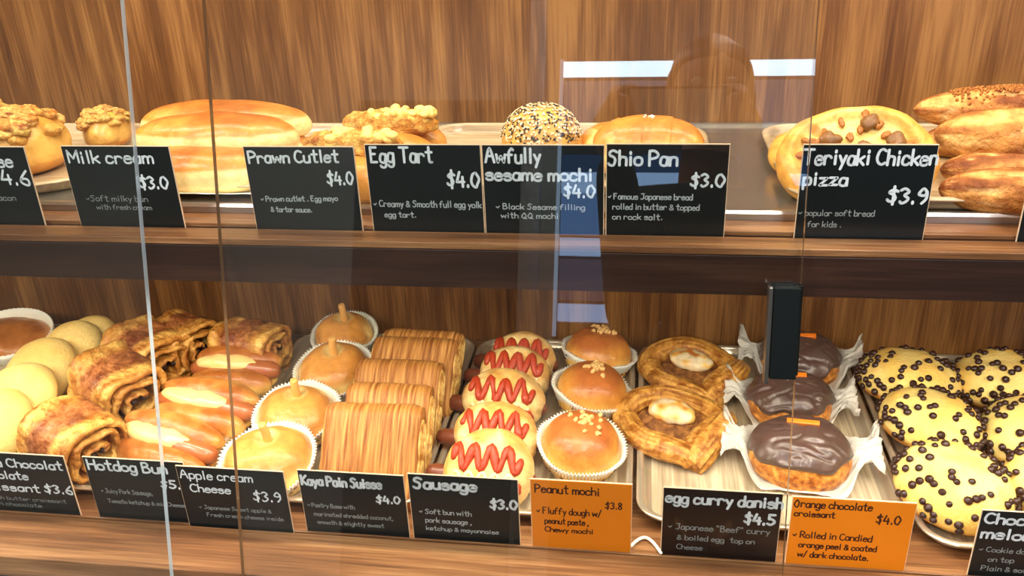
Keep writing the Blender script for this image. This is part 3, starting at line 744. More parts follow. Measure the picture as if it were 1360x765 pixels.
# --- rolled chocolate pastries
def chocroll(label, px, py, seed, r, L_, rot, z=.042, dark=.5):
    o = None; m = MB(); turns = 2.6; ns = 190; nx = 30; sd = Vector((seed*11., 0, 0))
    B1, B2, B3, Y1, Y2 = s2l((196, 126, 72)), s2l((150, 88, 48)), s2l((110, 62, 36)), s2l((246, 196, 104)), s2l((206, 142, 62))
    P = []; C = []
    for i in range(ns+1):
        s = i/ns; a = s*turns*2*pi+seed*.3; rad = r*(.20+.80*s**.85); th = r*.20*(.6+.4*s)
        if s > .93: th *= 1-sm(.93, 1, s)*.8
        rp = []; rc = []
        for side in (0, 1):
            for k in range(nx+1):
                x = (k/nx-.5) if side == 0 else (.5-k/nx); e = abs(2*x)
                rr = rad+(th/2 if side == 0 else -th/2)*(1-.35*sm(.9, 1, e))
                lam = .0016*sin(rad*2600+e*3)*sm(.6, 1, e)
                stag = 1-.10*sm(.3, 1, s)*(1 if True else 0)-.04*nz(Vector((s*14, seed, 0)))
                ca, sa = cos(a), sin(a)
                bx = 1/(abs(ca)**3.2+abs(sa)**3.2)**(1/3.2)      # squarish roll
                p = Vector((x*L_*stag, ca*(rr+lam)*bx*1.05, sa*(rr+lam)*bx*.92))
                w = fr(p*30+sd, 4); wr = abs(nz(Vector((p.x*26, p.y*60, p.z*40))+sd))
                if s > .55: p += Vector((0, ca, sa))*(w*.0022-.0022*(1-sm(0, .10, wr)))
                rp.append(p)
                c = mix(B1, B2, sm(-.25, .35, w)); c = mix(c, B3, (1-sm(0, .05, wr))*.6)
                c = mix(c, mix(Y1, Y2, .5+.5*sin(rad*1500+e*9)), sm(.40-.25*(1-dark)+.3*w, .68, e))
                if s < .6: c = mix(Y1, Y2, .5+.5*sin(rad*1500))
                rc.append(c)
        P.append(rp); C.append(rc)
    m.grid(P, C, wv=True); nr = len(P[0]); m.fan(list(range(nr))); m.fan([ns*nr+k for k in range(nr)], rev=True)
    t = thing('pain_au_chocolat', label, 'pastry', (0, 0, 0), [R(a) for a in rot], 'rolled chocolate pastries')
    m.build('rolled_dough', PASTRY, t)
    m = MB()
    for yy in (-.15, .16):
        m.tube([(-L_*.42, yy*r, 0), (0, yy*r, .0), (L_*.42, yy*r, 0)], r*.12, 8)
    m.build('chocolate_baton', CHIP, t)
    anchor(t, px, py, z, (0, 0, 0)); return t
chocroll('front brown rolled chocolate pastry, just behind the cards at left', 100, 584, 1, .040, .088, (-4, 8, -22))
chocroll('second brown rolled chocolate pastry with a pale layered end', 160, 512, 2, .042, .090, (0, 10, -30), .046)
chocroll('third rolled chocolate pastry, behind the bright glass edge', 199, 472, 3, .043, .092, (0, 4, -28), .046, .3)
chocroll('rear rolled chocolate pastry with dark top and round swirl end', 244, 456, 4, .040, .080, (0, 0, -25), .044, .5)
chocroll('rear right rolled chocolate pastry by the tray edge', 334, 459, 5, .036, .092, (0, 0, -12), .040, .4)

# --- hotdog buns
def hotdog(label, px, py, seed, L_, rot, z=.028):
    t = thing('hotdog_bun', label, 'hotdog', (0, 0, 0), [R(a) for a in rot], 'cheese hotdog buns')
    m = MB(); T1, T2, S = s2l((220, 150, 76)), s2l((186, 114, 52)), s2l((246, 198, 108))
    for sgn, yc, zc, rx_ in ((1, .017, .006, 32), (-1, -.019, -.002, -24)):
        def cf(u, p): 
            k = fr(p*22+Vector((seed*4, 0, 0)), 3); inner = -sgn*u.y
            return mix(mix(mix(S, T1, sm(-.25, .35, u.z+k*.4)), T2, sm(.2, .9, u.z+k)), s2l((252, 214, 130)), sm(.35, .8, inner))
        m.ell((0, yc, .020+zc), (L_/2*(1 if sgn > 0 else .95), .021, .021), 60, 32, rot=Matrix.Rotation(R(rx_), 3, 'X'), colf=cf, pw=.75, disp=lambda u, p: .0018*fr(p*26+Vector((seed*4, sgn, 0)), 3))
    m.ell((0, 0, .010), (L_/2*.93, .030, .010), 40, 12, colf=lambda u, p: S, pw=.8)
    m.build('bun', GLOSSY, t)
    m = MB(); m.tube([(-L_*.43, 0, .024), (-L_*.2, .001, .029), (0, 0, .030), (L_*.2, -.001, .029), (L_*.43, 0, .025)], [.0105, .0125, .013, .0125, .0115], 16)
    m.build('sausage', SAUSR, t)
    m = MB(); m.ell((-L_*.06, -.001, .036), (L_*.36, .0125, .0090), 40, 16, pw=.7, disp=lambda u, p: .0022*fr(p*60+Vector((seed*4, 0, 0)), 3)); m.build('melted_cheese', CREAM, t)
    anchor(t, px, py, z, (0, 0, .025)); return t
hotdog('front hotdog bun with a sausage end poking out, above its card', 220, 588, 1, .132, (14, 4, -12))
hotdog('middle hotdog bun with melted cheese, between two others', 272, 538, 2, .130, (14, 2, -8), .032)
hotdog('rear hotdog bun, nearest the rolled pastries', 312, 490, 3, .115, (12, 0, 0), .032)

# --- egg curry danishes
def danish(label, px, py, seed, s=1.0, rz=0):
    t = thing('egg_curry_danish', label, 'danish pastry', (0, 0, 0), (R(6), R(2), R(rz)), 'egg curry danishes')
    A1, A2, A3 = s2l((222, 162, 74)), s2l((156, 94, 34)), s2l((246, 194, 102))
    def strand(path, rad, m, fl=.8, sd=0):
        n = 22; P = []; C = []; prev = None; path = [Vector(p) for p in path]
        # resample smoothly
        Q = []; PP = [path[0]]+path+[path[-1]]
        for i in range(1, len(PP)-2):
            for k in range(10):
                q = k/10; a, b, c, d = PP[i-1:i+3]; Q.append(.5*((2*b)+(c-a)*q+(2*a-5*b+4*c-d)*q*q+(3*b-a-3*c+d)*q**3))
        Q.append(path[-1]); L = len(Q)
        for i, p in enumerate(Q):
            tt = (Q[min(i+1, L-1)]-Q[max(0, i-1)]).normalized(); x = tt.cross(Vector((0, 0, 1))).normalized(); y = x.cross(tt)
            u = i/(L-1); r_ = rad(u); rp = []; rc = []
            for k in range(n*2):
                a = 2*pi*k/(n*2); g = nz(Vector((cos(a)*5+sd, sin(a)*5, u*3)))*.7+nz(Vector((cos(a)*12, sin(a)*12+sd, u*5)))*.5
                q = r_*(1+.24*g); rp.append(p+x*cos(a)*q+y*sin(a)*q*fl); c = mix(A1, A2, max(0, -g*1.9)); rc.append(mix(c, A3, max(0, g*1.1)))
            P.append(rp); C.append(rc)
        b = m.grid(P, C, wv=True); m.fan([b+k for k in range(n*2)]); m.fan([b+(L-1)*n*2+k for k in range(n*2)], rev=True)
    m = MB()
    ring = [(.046*s*cos(a)*(1+.10*cos(2*a+.6)), .040*s*sin(a), .016+.003*sin(a*3+seed)) for a in [R(-60+i*300/12) for i in range(13)]]
    strand(ring, lambda u: .0125*s*(.75+.35*sin(pi*u)), m, sd=seed)
    strand([(.050*s, .020*s, .018), (.046*s, -.004*s, .024), (.034*s, -.030*s, .022), (.022*s, -.056*s, .013)], lambda u: (.010+.007*sin(pi*u*.8))*s, m, sd=seed+3)
    strand([(-.046*s, -.004*s, .017), (-.030*s, -.030*s, .018), (-.004*s, -.042*s, .020), (.018*s, -.048*s, .021), (.026*s, -.052*s, .014)], lambda u: (.0105+.003*sin(pi*u))*s, m, sd=seed+6)
    m.ell((0, 0, .008), (.046*s, .038*s, .007), 30, 10, colf=lambda u, p: A1)
    m.build('woven_pastry', PASTRY, t)
    m = MB(); rnd = random.Random(seed)
    C1, C2 = s2l((190, 130, 66)), s2l((122, 74, 34))
    m.ell((0, .001, .014), (.035*s, .028*s, .0085), 50, 26, colf=lambda u, p: mix(C1, C2, .5+1.5*nz(p*140+Vector((seed, 0, 0)))), disp=lambda u, p: .004*nz(p*110+Vector((seed, 0, 0))))
    m.build('curry_filling', FRIED, t)
    m = MB(); E1, E2, E3 = s2l((255, 240, 200)), s2l((246, 200, 100)), s2l((206, 116, 50))
    def ec(u, p):
        k = nz(p*90+Vector((seed, 3, 0))); return mix(mix(E1, E2, sm(-.2, .3, k)), E3, sm(.15, .5, k+.3*u.z*(1 if seed == 2 else .3)-.2))
    m.ell((-.002*s, .006*s, .026), (.0245*s, .0155*s, .0095), 40, 22, colf=ec, pw=.8, rot=Matrix.Rotation(R(-8), 3, 'Z'), disp=lambda u, p: .0022*nz(p*120+Vector((seed, 0, 0))))
    m.build('cheese_topped_egg', GLOSSY, t)
    anchor(t, px, py, .015, (0, 0, .012)); return t
danish('front egg curry danish with a browned cheese egg half and twisted tail', 893, 565, 1, 1.13, -8)
danish('rear egg curry danish partly covered by the front one', 918, 495, 2, 1.12, -12)

# --- orange chocolate croissants on twisted paper
def croissant(label, px, py, seed, s, rz=0):
    t = thing('orange_chocolate_croissant', label, 'croissant', (0, 0, 0), (R(10), 0, R(rz)), 'chocolate coated croissants')
    m = MB(); A1, A2, A3 = s2l((220, 146, 58)), s2l((168, 96, 32)), s2l((244, 186, 92))
    def cf(u, p, k): 
        g = nz(Vector((p.x*200, p.y*60, p.z*200+seed))); return mix(mix(A1, A2, max(0, -g*1.8)), A3, max(0, g*1.5))
    def seg(u, p, n):
        return p+n*(.0013*abs(sin(p.x*150+2*nz(p*30)))+.001*nz(p*150))
    add_bun(m, .046*s, .039*s, .030*s, .015*s, cf, seed, .001, 20, pw=.7, extra=seg); m.build('croissant', PASTRY, t)
    # the poured chocolate is a cap with an irregular rim, standing proud of the crust
    P = []; m = MB(); nu = 96; nv = 26
    rimf = [1.38+.42*nz(Vector((cos(2*pi*i/nu)*1.7, sin(2*pi*i/nu)*1.7, seed)))-.40*abs(sin(2*pi*i/nu))*(1 if sin(2*pi*i/nu) < 0 else -.3) for i in range(nu)]
    for inner in (0, 1):
        rows = range(nv+1) if not inner else [nv]
        for j in rows:
            row = []
            for i in range(nu):
                a = 2*pi*i/nu; tt = rimf[i]*j/nv; st = sin(tt)**.7 if tt > 0 else 0; ct = cos(tt)
                p = Vector((.046*s*st*cos(a), .039*s*st*sin(a), .015*s+(.030*s if ct > 0 else .015*s)*ct))
                n = Vector((st*cos(a)/.046, st*sin(a)/.039, ct/.030)).normalized()
                off = (.0062+.0030*nz(p*62+Vector((seed*5, 0, 0)))-.0020*(1-sm(0, .12, abs(nz(Vector((p.x*40, p.y*90, seed)))))))*(1-.6*sm(.9, 1, j/nv)) if not inner else -.003
                row.append(p+n*off)
            P.append(row)
    m.grid(P, wv=True); m.build('chocolate_coating', CHOC, t)
    m = MB(); m.box(-.0165, .0165, -.0028, .0028, -.0028, .0028)
    o = m.build('candied_orange_peel', PEEL, t, smooth=False); o.location = (.000, .012*s, .0505*s); o.rotation_euler = (R(14), R(-3), R(-6)+seed*.05); bevel(o, .001, 3)
    # paper sheet, two twisted ears
    m = MB(); P = []; nu = 41; nv = 22; hw = .074*s
    for i in range(nu):
        x = (i/(nu-1)-.5)*2; ax = abs(x); row = []
        pinch = .36+.64*(1-sm(.5, .80, ax)); pinch += .5*sm(.84, 1, ax)
        for j in range(nv):
            y = (j/(nv-1)-.5)*2
            z = .0015+.022*s*sm(.38, .8, ax)+.013*s*y*y*(1-sm(.3, .7, ax))+.006*nz(Vector((x*5, y*3*(1+3*ax), seed)))*(.3+1.4*sm(.4, .8, ax))+.012*sm(.8, 1, ax)*(nz(Vector((y*6, seed, x)))+.3)
            row.append(Vector((x*hw+.004*nz(Vector((x*6, y*6, seed+4))), y*.043*s*pinch+.016*s*sm(.45, 1, ax), max(.0012, z))))
        P.append(row)
    m.grid(P); o = m.build('wax_paper', WAXP, t); sd_ = o.modifiers.new('sol', 'SOLIDIFY'); sd_.thickness = .0004
    anchor(t, px, py, .02, (0, 0, .018)); return t
croissant('front chocolate coated croissant with an orange peel stick', 1062, 607, 1, 1.10, -6)
croissant('middle chocolate coated croissant, below the black handle', 1048, 535, 2, 1.0, -6)
croissant('rear chocolate coated croissant, half hidden by the black handle', 1062, 482, 3, 1.02, -6)

# --- long milk cream rolls, two by two
def longroll(label, pos, seed, L_, ry, h, rz=0, lie=0):
    m = MB()
    def cf(u, p, k):
        c = mix(s2l((255, 234, 160)), s2l((222, 148, 62)), sm(.30, .46, u.z+k*.12)); return mix(c, s2l((190, 112, 42)), sm(.5, 1.05, u.z+k*.5))
    add_bun(m, L_/2, ry, h, .016, cf, seed, .0012, 14, pw=.62, nu=90)
    o = m.build('milk_cream_roll', GLOSSY); o.location = pos; o.rotation_euler = (0, 0, R(rz))
    tag(o, label, 'bread roll', 'long milk cream rolls'); return o
p = at(270, 262, ZTU); 
bx, by = -.424, .118
longroll('long soft roll, front one of the bottom layer', (bx, by, ZTU), 1, .172, .036, .026, 2)
longroll('long soft roll, rear one of the bottom layer', (bx-.004, by+.074, ZTU), 2, .178, .036, .026, 1)
longroll('long soft roll, front one of the top layer', (bx+.004, by+.030, ZTU+.024), 3, .172, .034, .024, 1)
longroll('long soft roll, rear one resting highest on the stack', (bx-.008, by+.080, ZTU+.024), 4, .186, .036, .026, 2)
m = MB(); P = []
for i in range(30):
    P.append([Vector((-.105+.21*i/29, -.05+.15*j/14, .0006+.0008*nz(Vector((i*.4, j*.5, 2)))+.006*sm(12, 14, j if j > 7 else 14-j)*1)) for j in range(15)])
m.grid(P); o = m.build('baking_paper', PAPER); o.location = (bx+.01, by+.01, ZTU+.0006); tag(o, 'white baking paper lying under the long milk cream rolls', 'baking paper')
sd_ = o.modifiers.new('sol', 'SOLIDIFY'); sd_.thickness = .0003

# --- prawn cutlet buns
def prawn(label, pos, seed, rz, ctop=0, L_=.098):
    t = thing('prawn_cutlet_bun', label, 'filled bun', pos, (0, 0, R(rz)), 'prawn cutlet buns')
    m = MB()
    for sg in (-1, 1):
        m2 = len(m.v)
        add_bun(m, L_/2, .024, .022, .022, side_bake(s2l((222, 150, 66)), s2l((238, 178, 88)), GOLD), seed+sg, .001, 16, pw=.7, c=(0, 0, 0))
        m.xf(Matrix.Translation((0, sg*.020, 0)) @ Matrix.Rotation(R(-sg*8), 4, 'X'), m2)
    m.build('bun', GLOSSY, t)
    m = MB(); cf = lambda u, p: mix(mix(s2l((226, 158, 62)), s2l((250, 208, 112)), sm(-.3, .3, nz(p*160))), s2l((190, 116, 40)), sm(.1, .5, nz(p*60+Vector((seed, 0, 0)))))
    m.ell((-.002, 0, .053+ctop), (L_*.50, .017, .013), 70, 36, colf=cf, pw=.55, disp=lambda u, p: .003*fr(p*110+Vector((seed, 0, 0)), 4)); m.build('fried_cutlet', FRIED, t)
    m = MB(); rnd = random.Random(seed)
    for k in range(26):
        x = rnd.uniform(-.2, .45)*L_; y = rnd.uniform(-.012, .010); m.ell((x, y, .064+ctop+rnd.uniform(-.002, .003)), (rnd.uniform(.004, .007), rnd.uniform(.004, .006), rnd.uniform(.003, .005)), 12, 8, colf=lambda u, p: s2l((255, 222, 130)), disp=lambda u, p: .0012*nz(p*300))
    m.build('egg_mayonnaise', COOKIE, t); return t
q = at(466, 200, ZTU+.045)
prawn('front prawn cutlet bun, lower and further left of the two', (-.270, .125, ZTU-.008), 1, 0, -.004)
prawn('rear prawn cutlet bun with the higher cutlet', (-.254, .205, ZTU-.008), 2, 0, -.004, .100)

# --- cheesy buns at the far left
def cheesy(label, pos, seed, r):
    t = thing('cheesy_bun', label, 'filled bun', pos, (0, 0, seed), 'cheesy topped buns')
    m = MB(); add_bun(m, r, r*.8, .036, .026, side_bake(s2l((232, 174, 76)), s2l((246, 200, 104)), GOLD), seed, .002, 18, pw=.75)
    m.v = [(a, b, c*r/.050) for a, b, c in m.v]; m.build('bun', GLOSSY, t); q = r/.05
    m = MB(); K = [s2l((252, 214, 130)), s2l((216, 130, 42)), s2l((150, 76, 40)), s2l((236, 176, 70)), s2l((190, 168, 80))]; rnd = random.Random(seed)
    for k in range(70):
        a = rnd.uniform(0, 6.3); d = r*.93*sqrt(rnd.random()); c = K[rnd.choice([0, 0, 1, 1, 2, 3, 3, 4])]
        m.ell((d*cos(a), d*.8*sin(a), q*(.026+.036*sqrt(max(0, 1-(d/r)**2.6)))+.001), (q*rnd.uniform(.006, .013), q*rnd.uniform(.005, .011), q*rnd.uniform(.004, .007)), 16, 10, colf=lambda u, p, c=c: mix(c, s2l((250, 200, 110)), .5+nz(p*200)), disp=lambda u, p: .003*nz(p*170))
    m.build('cheese_topping', FRIED, t); return t
cheesy('cheesy bun with browned topping at the left end of the upper shelf', (-.650, .165, ZTU), 1, .050)
cheesy('smaller pale cheesy bun behind the Milk Cream card', (-.612, .262, ZTU), 2, .034)
cheesy('cheesy bun at the very left edge behind the cut off card', (-.735, .195, ZTU+.006), 3, .052)

# --- sesame ball
t = thing('sesame_mochi_bun', 'round bun coated in black and white sesame behind its card', 'bun', (0, 0, 0))
rs = .0395; m = MB(); add_bun(m, rs, rs, .036, .030, side_bake(s2l((232, 180, 92)), s2l((240, 190, 100)), GOLD, .0, .5), 3, .0008, 12, pw=.85); m.build('bun', BREAD, t)
rnd = random.Random(5)
for nm, cc, n_ in (('white_sesame', s2l((244, 222, 176)), 560), ('black_sesame', s2l((44, 30, 26)), 420)):
    m = MB()
    for k in range(n_):
        ct = rnd.uniform(.10, 1)**.8; a = rnd.uniform(0, 2*pi); st = sqrt(max(0, 1-ct*ct))**.85
        p = Vector((rs*st*cos(a), rs*st*sin(a), .030+.036*ct)); nn = Vector((st*cos(a)/rs, st*sin(a)/rs, ct/.036)).normalized()
        q = nn.to_track_quat('Z', 'Y') @ Euler((0, 0, rnd.uniform(0, 6.3))).to_quaternion()
        m.ell(p+nn*.0006, (.0016, .0010, .0006), 6, 4, rot=q.to_matrix())
    o = m.build(nm, plain(nm, cc, rough=.5), t); o['kind'] = 'stuff'; o['label'] = ('pale' if 'white' in nm else 'black')+' sesame seeds'
t.location = at(719, 182, ZTU+.034)-Vector((0, 0, .034))

# --- shio pan
def shio(label, px, py, z, seed, L_, rz, pale=0, r=.026):
    t = thing('shio_pan', label, 'bread roll', (0, 0, 0), (0, 0, R(rz)), 'salt bread rolls')
    m = MB(); P = []; C = []; nu = 90; nv = 40
    T, S = s2l((222, 144, 60)), s2l((250, 214, 124))
    for i in range(nu+1):
        u = i/nu; x = (u-.5)*L_; e = abs(2*u-1); rr = r*(1-e**2.6)**.5*(1+.0) if e < 1 else .0001
        w = (u-.5)*4.2+.15; step = (w-math.floor(w)); rr *= 1+.045*step-.02; rr = max(rr, .0004)
        yb = -.010*(2*u-1)**2
        rp = []; rc = []
        for j in range(nv):
            a = 2*pi*j/nv; zz = r*.8+rr*sin(a)*.92; rp.append(Vector((x, yb+rr*cos(a)*1.12, max(0, zz))))
            k = fr(Vector((x*20, a, seed)), 3); c = mix(S, T, sm(-.1, .6, sin(a)+k*.5-.16*sm(.5, 1, step)-pale)); rc.append(c)
        P.append(rp); C.append(rc)
    m.grid(P, C, wv=True); m.fan(list(range(nv))); m.fan([nu*nv+k for k in range(nv)], rev=True); m.build('roll', GLOSSY, t)
    m = MB(); rnd = random.Random(seed)
    for k in range(7): m.box(*[v for c0 in ((rnd.uniform(-.006, .006)), (rnd.uniform(-.004, .004)), r*1.70) for v in (c0-.0011, c0+.0011)])
    m.build('salt_crystals', PAPER, t, smooth=False)
    anchor(t, px, py, z, (0, 0, r)); return t
shio('largest salt bread roll, highest behind its card', 862, 181, ZTU+.034, 1, .108, -6, 0, .0275)
shio('pale left-hand salt bread roll, half hidden by the largest', 812, 183, ZTU+.026, 2, .085, 40, .7, .022)
shio('front salt bread roll just peeping over its card', 842, 200, ZTU+.022, 3, .092, 2, 0, .021)

# --- pizza breads
def pizza(label, pos, rot, seed, r):
    t = thing('teriyaki_chicken_pizza', label, 'pizza bread', (0, 0, 0), [R(a) for a in rot], 'pizza breads')
    def rim(u, p, n):
        d = sqrt((p.x/r)**2+(p.y/(r*.86))**2)
        if u.z > 0: p.z = p.z-.009*(1-sm(.66, .84, d))+.002*nz(p*60)*(1-sm(.7, .85, d))
        return p
    def cf(u, p, k):
        d = sqrt((p.x/r)**2+(p.y/(r*.86))**2); c = mix(s2l((255, 218, 126)), s2l((238, 180, 84)), sm(-.3, .5, k+.6*sm(.75, .95, d)))
        c = mix(c, s2l((255, 234, 160)), (1-sm(.6, .8, d))*.7*sm(-.2, .3, nz(p*50)));  c = mix(c, s2l((200, 124, 48)), sm(.22, .45, nz(p*75+Vector((seed, 0, 0))))*(1-sm(.72, .84, d))*.8)
        return mix(c, GOLD, sm(0, -.5, u.z))
    m = MB(); add_bun(m, r, r*.86, .019, .013, cf, seed, .0016, 16, pw=.55, nu=110, nv=70, extra=rim); m.build('bread_base', BREAD, t)
    rnd = random.Random(seed)
    for k in range(5):
        a = rnd.uniform(0, 6.3); d = r*rnd.uniform(.1, .52)
        if k == 0: x, y = .010, .032
        elif k == 1: x, y = .032, .012
        elif k == 2: x, y = -.022, .014
        else: x, y = d*cos(a), d*sin(a)*.8
        m = MB(); m.ell((0, 0, 0), (.0095, .0075, .004), 16, 10, colf=None, pw=.55, disp=lambda u, p: .003*nz(p*160+Vector((k, seed, 0)))); o = m.build('chicken_piece', CHKN, t); o.location = (x, y, .026); o.rotation_euler = (0, 0, a)
    for k in range(34):
        a = rnd.uniform(0, 6.3); d = r*.76*sqrt(rnd.uniform(.15, 1)); o = link('onion_piece', ONI[k % 3], t, (d*cos(a), d*.86*sin(a), .0255), (0, 0, a), (1, 1, 1))
    anchor(t, *pos, (0, 0, .02)); return t
ONI = [lump_mesh('onion_piece', SPOT, .0042, s, .6, sq=(1.3, .7, .5)) for s in range(3)]
pizza('large round pizza bread leaning back behind the Teriyaki card', (1136, 208, ZTU+.036), (40, -3, -12), 1, .0655)
pizza('second pizza bread mostly hidden beneath the large one', (1108, 200, ZTU+.016), (14, 0, 20), 2, .060)

# --- long crusty loaves
def loaf(label, pos, seed, L_, r, rot, crumb=False, tone=0):
    t = thing('crusty_loaf', label, 'bread loaf', pos, [R(a) for a in rot], 'long crusty loaves')
    m = MB(); P = []; C = []; nu = 110; nv = 48; A1, A2, A3 = s2l((214, 148, 70)), s2l((150, 86, 36)), s2l((244, 196, 116))
    for i in range(nu+1):
        u = i/nu; x = (u-.5)*L_; e = abs(2*u-1); rr = max(.0003, r*(1-e**3.2)**.55); rp = []; rc = []
        for j in range(nv):
            a = 2*pi*j/nv; q = Vector((x*16, cos(a)*1.2, sin(a)*1.2+seed*5)); k = fr(q, 4); cr = abs(nz(Vector((x*12+seed, a*1.4, seed))))
            r2 = rr*(1+.07*k-.10*(1-sm(0, .07, cr))*(sin(a) > -.2)); rp.append(Vector((x, r2*cos(a), r*.85+max(-r*.85, r2*sin(a)*.85))))
            c = mix(A1, A2, sm(-.25, .5, k+.25*sin(a)-.1+tone)); c = mix(c, A3, sm(.05, .45, -k)*.8); c = mix(c, s2l((252, 208, 136)), (1-sm(0, .06, cr))*.6); rc.append(mix(c, BURN, sm(.9, 1, e)*.6))
        P.append(rp); C.append(rc)
    m.grid(P, C, wv=True); m.fan(list(range(nv))); m.fan([nu*nv+k for k in range(nv)], rev=True); m.build('crust', CRUMB, t)
    if crumb:
        m = MB(); rnd = random.Random(seed)
        for k in range(700):
            x = rnd.uniform(-.36, .46)*L_; e = abs(2*x/L_); rr = r*(1-e**3.2)**.55; a = R(rnd.gauss(92, 24))
            m.ell((x, rr*cos(a), r*.85+rr*sin(a)*.86+.0004), (rnd.uniform(.0008, .0018),)*3, 5, 4, colf=lambda u, p: mix(A1, A2, rnd.random()))
        o = m.build('crumb_topping', CRUMB, t); o['kind'] = 'stuff'
    return t
def setloaf(t, px, py, y, L_, r):
    t.location = atY(px, py, y)-t.rotation_euler.to_matrix() @ Vector((-L_/2, 0, r*.85))
for a in (('crusty loaf at the top of the pile with a crumb topping', 1, .235, .0255, (0, -2, -6), True, 0, 1212, 146, .255),
          ('golden crusty loaf in the middle of the pile, nearest the front', 2, .210, .031, (0, 1, -6), False, -.12, 1240, 178, .175),
          ('crusty loaf at the bottom front of the pile beside the Teriyaki card', 3, .185, .0240, (0, 0, -6), False, .12, 1246, 251, .090),
          ('crusty loaf at the bottom of the pile, behind the front one', 4, .200, .0245, (0, 0, -2), False, .2, 1248, 225, .150),
          ('dark crusty loaf deep in the pile, under the crumbed one', 5, .220, .025, (0, 0, 2), False, .3, 1222, 188, .235)):
    n_b = len(bpy.data.objects); t = loaf(a[0], (0, 0, 0), a[1], a[2], a[3], a[4], a[5], a[6]); setloaf(t, a[7], a[8], a[9], a[2], a[3])


# ------------------------------------------------------------------ the shop around the cabinet
def wall(name, b, mat):
    o = boxobj(name, b, mat, None, 0); o['kind'] = 'structure'; return o
WALLM = plain('grey_plaster', s2l((134, 137, 134)), rough=.8, var=.1, bscale=3)
DARKWALL = plain('dark_partition', s2l((52, 54, 58)), rough=.7)
FLOORM = plain('shop_floor_tile', s2l((140, 134, 126)), rough=.4, var=.15, bscale=4)
wall('floor', (-4, 4, -4.2, 1.2, -.95, -.9), FLOORM)
wall('ceiling', (-4, 4, -4.2, 1.2, 2.2, 2.25), plain('ceiling_paint', s2l((196, 196, 196)), rough=.9))
wall('wall_back', (-4, 4, .45, .55, -.9, 2.2), WALLM)
wall('wall_front', (-4, 4, -4.2, -4.1, -.9, 2.2), WALLM)
wall('wall_left', (-4.1, -4, -4.2, 1.2, -.9, 2.2), WALLM)
wall('wall_right', (4, 4.1, -4.2, 1.2, -.9, 2.2), WALLM)
# tall lit board across the aisle, seen back to front in the glass
bd = thing('lit_menu_stand', 'tall stand across the aisle with blue lit panels and a bright strip on top', 'display stand', (.5, -2.3, -.9))
boxobj('stand_body', (-.27, 1.4, -2.5, -2.215, -.9, 1.10), DARKWALL, bd, .004)
boxobj('light_strip', (-.27, 1.4, -2.25, -2.20, 1.095, 1.145), emis('cool_tube', (.55, .78, 1), 12), bd, .002)
BLUE = emis('blue_panel', (.13, .28, .62), 2.6); LBLUE = emis('pale_blue_panel', (.32, .52, .85), 4.0); HAZE = emis('frosted_panel', (.40, .40, .50), 1.7)
boxobj('frosted_header', (-.26, 1.39, -2.214, -2.205, .90, 1.08), HAZE, bd, 0)
boxobj('pale_shelf_edge', (-.26, 1.39, -2.214, -2.20, .70, .77), LBLUE, bd, 0)
boxobj('blue_panel', (-.26, 1.39, -2.214, -2.205, .56, .70), BLUE, bd, 0)
boxobj('blue_panel', (-.26, 1.39, -2.214, -2.205, .77, .83), emis('deep_blue', (.02, .07, .2), 2), bd, 0)
boxobj('pale_shelf_edge', (-.26, 1.39, -2.214, -2.20, .49, .55), LBLUE, bd, 0)
boxobj('blue_panel', (-.26, 1.39, -2.214, -2.205, .34, .48), emis('dim_blue', (.10, .14, .24), 1.6), bd, 0)
boxobj('pale_shelf_edge', (-.26, 1.39, -2.214, -2.20, .27, .33), LBLUE, bd, 0)
m = MB()
for r_ in range(5):
    for c_ in range(16):
        x = -.22+c_*.1; m.box(x-.5, x+.04-.5, .083, .085+.004, .575+r_*.026+.9, .581+r_*.026+.9)
m.build('row_marks', DARKWALL, bd, smooth=False)
boxobj('stand_frame', (-.275, -.264, -2.22, -2.19, .22, 1.15), emis('lit_frame', (.5, .7, .95), 2.2), bd, 0)
post = thing('steel_post', 'round brushed steel post standing beside the lit stand', 'post', (-.36, -2.25, -.9))
m = MB(); m.tube([(0, 0, 0), (0, 0, 3.09)], .028, 20, cap=False); m.build('pole', plain('grey_painted_pole', s2l((170, 172, 170)), rough=.7), post)
m = MB(); m.tube([(0, 0, 0), (0, 0, .02)], .07, 24, cap=False); m.build('foot', STEEL, post)
part = thing('dark_partition', 'dark partition board standing left of the steel post', 'partition', (-.72, -2.35, -.9))
boxobj('board', (-1.02, -.42, -2.37, -2.33, -.88, 1.05), DARKWALL, part, .003)
boxobj('base', (-1.02, -.42, -2.42, -2.28, -.9, -.88), STEEL, part, .003)
# ceiling panels
LM = emis('ceiling_panel', (1, .96, .90), 7)
for (x, y) in ((-1.2, -1.35), (.6, -1.35), (-1.2, -3.0), (.6, -3.0), (-2.6, -2.2)):
    c = thing('ceiling_light', 'white ceiling light panel, one of those over the aisle', 'ceiling light', (x, y, 2.2), group='ceiling light panels')
    boxobj('light_frame', (x-.32, x+.32, y-.32, y+.32, 2.185, 2.1995), STEEL, c, 0)
    boxobj('diffuser', (x-.3, x+.3, y-.3, y+.3, 2.178, 2.1849), LM, c, 0)
    area('ceiling_lamp', (x, y, 2.17), (0, 0, 0), .6, .6, 25 if y > -2 else 24, (1, .95, .88))

